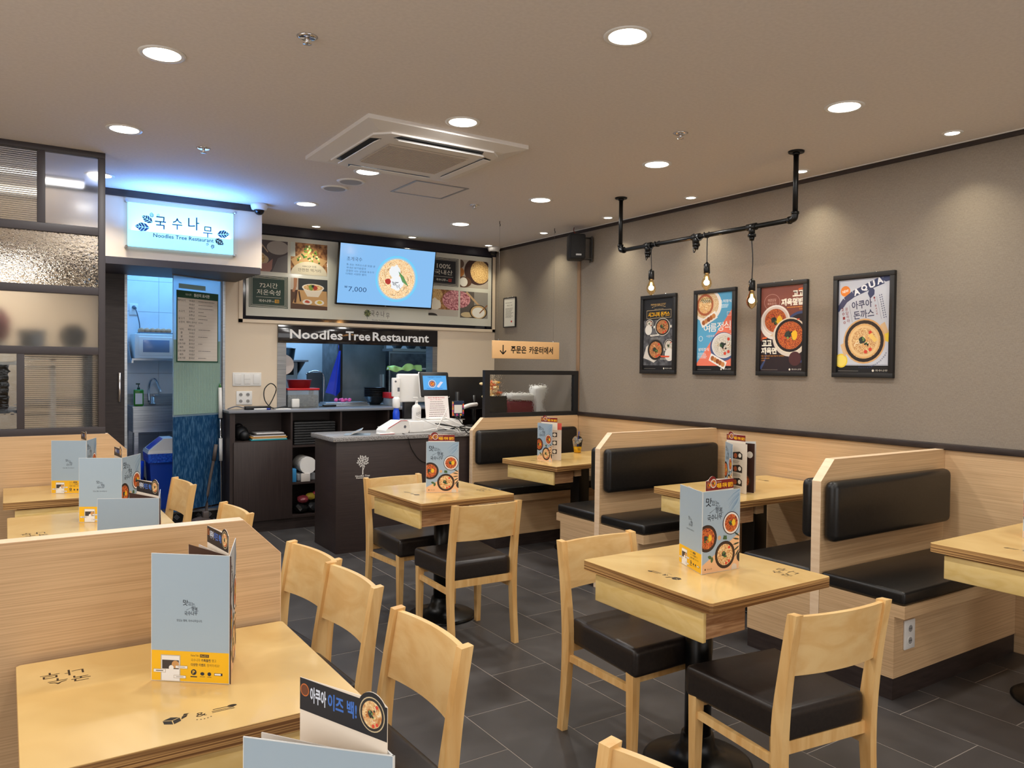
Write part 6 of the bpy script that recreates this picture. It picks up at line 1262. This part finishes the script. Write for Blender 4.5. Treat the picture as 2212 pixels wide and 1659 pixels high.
tag(MB().box(2.06, 7.05, 1.0902, 2.20, 7.16, 1.096, M_PAPERW).build('paper_slips'), 'thin paper slips lying left of the hatch', 'paper')

# ================================================================== SERVICE DESK
sd = thing('service_counter', 'dark wood order counter with a speckled granite top and white tree logo', 'counter', (2.19, 5.86, 0))
MB().box(0.0, 0.0, 0.0, 2.30, 0.50, 0.894, M_WENGE, 0.001).build('body', sd); MB().box(-0.032, -0.022, 0.894, 2.33, 0.52, 0.930, M_GRANITE, 0.003).build('granite_top', sd)
cv = Canvas(0.14, 0.21); WH = P('#e4e0da'); DK = P('#2a2020'); cv.poly([(0.066, 0.030), (0.076, 0.030), (0.074, 0.10), (0.068, 0.10)], WH); cv.stroke([(0.071, 0.06), (0.088, 0.10)], .004, WH); cv.rnd.seed(3)
for i in range(30):
    a, d = i*2.4, 0.009*math.sqrt(i); x, y = 0.070+d*math.cos(a), 0.140+d*math.sin(a)*.9; an = math.atan2(y-.115, x-.070); cv.leaf(x-.008*math.cos(an), y-.008*math.sin(an), 0.019, 0.012, an, WH); cv.stroke([(x-.004*math.cos(an), y-.004*math.sin(an)), (x+.006*math.cos(an), y+.006*math.sin(an))], .0009, DK)
cv.text('Noodles Tree', 0.008, 0.014, 0.132, 0.028, WH, .03); cv.text('Restaurant', 0.016, -0.002+.002, 0.122, 0.012, WH, .03); cv.build('tree_logo', (0.152, -0.0015, 0.590), (1, 0, 0), (0, 0, 1), sd)
Zd = 0.9305
t = thing('open_menu', 'menu lying folded open on the left end of the order counter', 'menu', (2.42, 6.03, Zd), R(-25)); A = Matrix.Rotation(R(-24), 4, 'Y')
o = MB().box(-0.13, -0.10, 0, 0.06, 0.10, 0.003, M_PAPERW, M=Matrix.Translation((0, 0, 0.022)) @ A @ Matrix.Rotation(0, 4, 'Z')).build('cover', t); MB().box(-0.09, -0.10, 0, 0.12, 0.10, 0.003, P('#8a9aa8')).build('pages', t)
c_ = Canvas(0.19, 0.2); c_.rect(0, 0, .19, .2, BL); c_.bowl(.05, .05, .035, 'red'); c_.bowl(.13, .06, .04, 'noodle'); calli(c_, .02, .1, .08, INK); q = Matrix.Translation((0, 0, 0.022)) @ A; c_.build('printed_face', q @ Vector((-0.13, -0.10, 0.0032)), q.to_3x3() @ Vector((1, 0, 0)), (0, 1, 0), o)
ct = thing('card_terminal', 'white card payment terminal with a red stripe', 'card terminal', (2.76, 6.03, Zd), R(12))
MB().prism([(-0.13, 0), (0.10, 0), (0.115, 0.03), (0.10, 0.105), (0.02, 0.110), (-0.11, 0.050), (-0.13, 0.03)], 'y', -0.07, 0.07, M_WHITEPL).build('body', ct); MB().prism([(-0.11, 0.0505), (0.02, 0.1105), (0.09, 0.108), (0.09, 0.104), (0.022, 0.106), (-0.108, 0.046)], 'y', -0.072, -0.070, M_RED).build('stripe', ct); MB().cyl((0.065, -0.073, 0.055), (0.065, -0.070, 0.055), 0.012, 0.012, mat('grey_plug', (0, 0, 0)), 16).build('emblem', ct)
sp2 = thing('signature_pad', 'small white signature pad at the counter edge', 'pad', (2.64, 5.925, Zd), R(5)); MB().box(-0.07, -0.03, 0, 0.07, 0.045, 0.016, M_WHITEPL, 0.006).build('body', sp2); MB().box(-0.05, -0.02, 0.0162, 0.035, 0.03, 0.017, mat('pad_screen', (170, 176, 180), 0.2)).build('screen', sp2); MB().box(-0.069, -0.031, 0.004, 0.069, -0.029, 0.007, M_RED).build('stripe', sp2)
pb = thing('cash_drawer', 'long low white box under the till equipment on the counter', 'cash drawer', (3.145, 6.13, Zd)); MB().box(-0.26, -0.15, 0, 0.26, 0.16, 0.100, M_WHITEPL, 0.008).build('body', pb); MB().box(-0.13, -0.152, 0.012, 0.22, -0.150, 0.088, M_WHITEPL, 0.001).build('drawer_front', pb)
zb = Zd+0.1005
sz_ = thing('sanitizer_bottle', 'white pump bottle of hand sanitizer with handwritten label', 'bottle', (2.972, 6.03, zb)); MB().lathe([(1e-4, 0), (0.040, 0), (0.042, 0.005), (0.042, 0.105), (0.034, 0.128), (0.013, 0.140), (0.013, 0.150)], (0, 0, 0), M_WHITEPL, 24, sy=0.75).build('body', sz_); MB().cyl((0, 0, .150), (0, 0, .172), .012, .010, M_WHITEPL, 14).cyl((0, 0, .172), (0, 0, .195), .004, .004, M_WHITEPL, 8).box(-0.035, -0.007, 0.192, 0.010, 0.007, 0.202, M_WHITEPL, 0.003).build('pump', sz_)
cv = Canvas(.05, .035, .0001); cv.text('손소독', .003, .004, .047, .031, P('#5a5a60'), 0.0, .15); cv.build('lettering', (-.022, -.0335, .045), (1, .05, 0), (0, 0, 1), sz_)
cd = thing('customer_display', 'white stand with a lit customer screen and a taped price notice', 'display', (3.185, 6.06, zb), R(-6)); MR = Matrix.Rotation(R(-14), 4, 'X')
MB().box(-0.085, -0.05, 0, 0.085, 0.07, 0.022, M_WHITEPL, 0.010).box(-0.080, -0.015, 0.02, 0.080, 0.005, 0.30, M_WHITEPL, 0.008, M=MR).build('stand', cd)
MB().box(-0.137, -0.028, 0.20, 0.137, -0.008, 0.425, M_BLKPL, 0.012, M=MR, seg=3).build('screen_bezel', cd); MB().box(-0.141, -0.010, 0.196, 0.141, 0.006, 0.429, M_WHITEPL, 0.007, M=MR).build('back_shell', cd)
cv = Canvas(.222, .128); cv.rect(0, 0, .222, .128, P('#58aef0')); cv.text('국물떡볶이 극찬정식', .045, .108, .175, .120, P('#1a2c8a')); cv.disc(.085, .055, .036, P('#e8e4f0')); cv.disc(.085, .055, .030, P('#5a3a58')); cv.bowl(.085, .055, .024, 'red', '#e8e4f0'); cv.poly([(.125, .03), (.165, .075), (.19, .07), (.145, .02)], P('#e6dff0')); cv.stroke([(.03, .015), (.10, .008), (.18, .014)], .004, P('#2a6ad0'))
o = cv.build('screen_image', MR @ Vector((-.111, -.0285, .262)), (1, 0, 0), MR.to_3x3() @ Vector((0, 0, 1)), cd); emissive(o, 0.9)
cv = Canvas(.222, .205); cv.rect(0, 0, .222, .205, P('#ece4e0')); cv.text('국내산 메뉴를 확인하세요', .03, .184, .19, .197, P('#c02a30'), .02); cv.text('(인기 1위 메뉴)', .05, .166, .16, .178, P('#c02a30'), .01)
for k in range(8): cv.lines(.05-.003*k, .148-k*.0185, .175+.004*k, .158-k*.0185, 1, P('#5a3430'), jit=.1)
MB().box(-.111, -.032, .000, .111, -.030, .205, M_PAPERW, M=MR).build('notice_card', cd); cv.build('printed_face', MR @ Vector((-.111, -.0322, .0)), (1, 0, 0), MR.to_3x3() @ Vector((0, 0, 1)), cd)
pm = thing('till_monitor', 'back of a white till monitor with a card reader on its side', 'monitor', (2.985, 6.24, zb), R(-4)); MB().box(-0.10, -0.02, 0.15, 0.20, 0.03, 0.40, M_WHITEPL, 0.016, seg=3).build('housing', pm); MB().box(-0.03, 0.0, 0, 0.09, 0.05, 0.16, M_BLKPL, 0.006).build('neck', pm); MB().box(-0.155, -0.05, 0.20, -0.085, -0.01, 0.365, M_WHITEPL, 0.006).build('card_reader', pm); MB().box(-0.112, -0.0515, 0.245, -0.092, -0.0495, 0.280, mat('grey_plug', (0, 0, 0))).build('card_slot', pm); MB().cyl((-0.13, -0.052, 0.333), (-0.13, -0.049, 0.333), 0.009, 0.009, mat('grey_plug', (0, 0, 0)), 14).build('emblem', pm)
bb = thing('blue_spray_bottle', 'blue bottle with white shoulder hanging beside the till monitor', 'bottle', (2.86, 6.20, Zd)); MB().lathe([(1e-4, 0), (0.03, 0), (0.03, 0.16), (0.02, 0.2)], (0, 0, 0), mat('bottle_blue', (20, 70, 200), 0.2), 16).build('body', bb); MB().lathe([(0.02, 0.2), (0.034, 0.21), (0.034, 0.28), (0.02, 0.30)], (0, 0, 0), M_WHITEPL, 16).build('cap', bb)
qc = thing('payment_card_stand', 'small colourful payment card on a clear stand', 'card', (3.36, 5.99, zb), R(-8)); MB().box(-0.055, -0.002, 0.03, 0.055, 0.002, 0.165, M_PAPERW).build('card', qc); MB().cyl((0.02, 0, 0), (0.02, 0, 0.03), 0.004, 0.004, M_CLEAR, 8).box(-0.03, -0.02, 0, 0.06, 0.02, 0.004, M_CLEAR).build('foot', qc)
cv = Canvas(.11, .135); cv.rect(0, 0, .11, .135, P('#22304e'))
for k in range(6): cv.rect(.0+.018*k, 0.004, .018+.018*k, .02, P(('#e8702c', '#22304e', '#c83a7a', '#22304e', '#e8a02c', '#22304e')[k])); cv.rect(.0, .02+.018*k, .012, .038+.018*k, P(('#e8702c', '#c83a7a', '#e8a02c')[k % 3])); cv.rect(.098, .02+.018*k, .11, .038+.018*k, P(('#c83a7a', '#e8702c', '#22304e')[k % 3]))
cv.rect(.018, .028, .092, .10, P('#e9e4da')); cv.build('printed_face', (-.055, -.0022, .03), (1, 0, 0), (0, 0, 1), qc)
bm_ = thing('black_monitor', 'black monitor with its back turned, beside the glass screen', 'monitor', (3.62, 6.30, Zd), R(4)); MB().box(-0.20, -0.02, 0.17, 0.26, 0.02, 0.475, M_BLKPL, 0.006, M=Matrix.Rotation(R(-6), 4, 'X')).build('panel', bm_); MB().cyl((0.1, 0.02, 0), (0.1, 0.02, 0.3), 0.02, 0.02, M_BLKPL, 12).cyl((.1, .02, 0), (.1, .02, .01), .07, .07, M_BLKPL, 20).build('foot', bm_)
ar = thing('monitor_arm', 'white curved monitor arm on a black clamp pole', 'monitor arm', (3.44, 6.15, Zd)); MB().cyl((0, 0, 0), (0, 0, 0.34), 0.019, 0.019, M_BLKPL, 14).build('pole', ar); MB().tube(smooth_curve([(-0.02, 0, 0.155), (0.05, 0, 0.19), (0.14, 0.02, 0.215), (0.24, 0.06, 0.22)]), 0.018, M_WHITEPL, 10).build('arm', ar)
cb = thing('counter_cables', 'tangle of white and black cables at the counter edge', 'cables', (3.2, 5.87, Zd), 0); rr = random.Random(21)
for k in range(10):
    x = 0.0+rr.random()*.3; pts = [(x-0.25*rr.random()-.1, .02+.02*rr.random(), .02+.06*(k % 3))]
    for j in range(4): pts.append((x-0.1+.09*j+.05*rr.random(), -.012-.02*rr.random(), .012+.05*rr.random()-(.05 if j == 2 else 0)))
    MB().tube(smooth_curve(pts, 5), 0.0042, (M_WHITEPL, M_BLKPL)[k % 2], 7).build('cable', cb)
MB().tube(smooth_curve([(-.42, .03, .006), (-.40, -.03, -.02), (-.36, -.02, -.12), (-.28, -.015, -.22), (-.18, -.012, -.26)], 6), 0.003, M_BLKPL, 6).build('cable', cb)

MB().tube(smooth_curve([(.0, .02, .22), (-.05, .0, .14), (-.13, -.01, .02)], 6), 0.004, M_PAPERW, 6).build('cable', cb); MB().tube(smooth_curve([(-.08, .01, .12), (.0, -.01, .07), (.14, -.01, .04), (.24, .0, .03)], 6), 0.004, M_PAPERW, 6).build('cable', cb)
wb_ = thing('small_bowl', 'small grey bowl on the back counter side of the desk', 'bowl', (2.78, 6.30, Zd)); MB().lathe([(1e-4, 0), (0.03, 0), (0.048, 0.035), (0.044, 0.034), (0.026, 0.006), (1e-4, 0.006)], (0, 0, 0), mat('grey_plastic', (150, 150, 148), 0.4), 20).build('body', wb_)
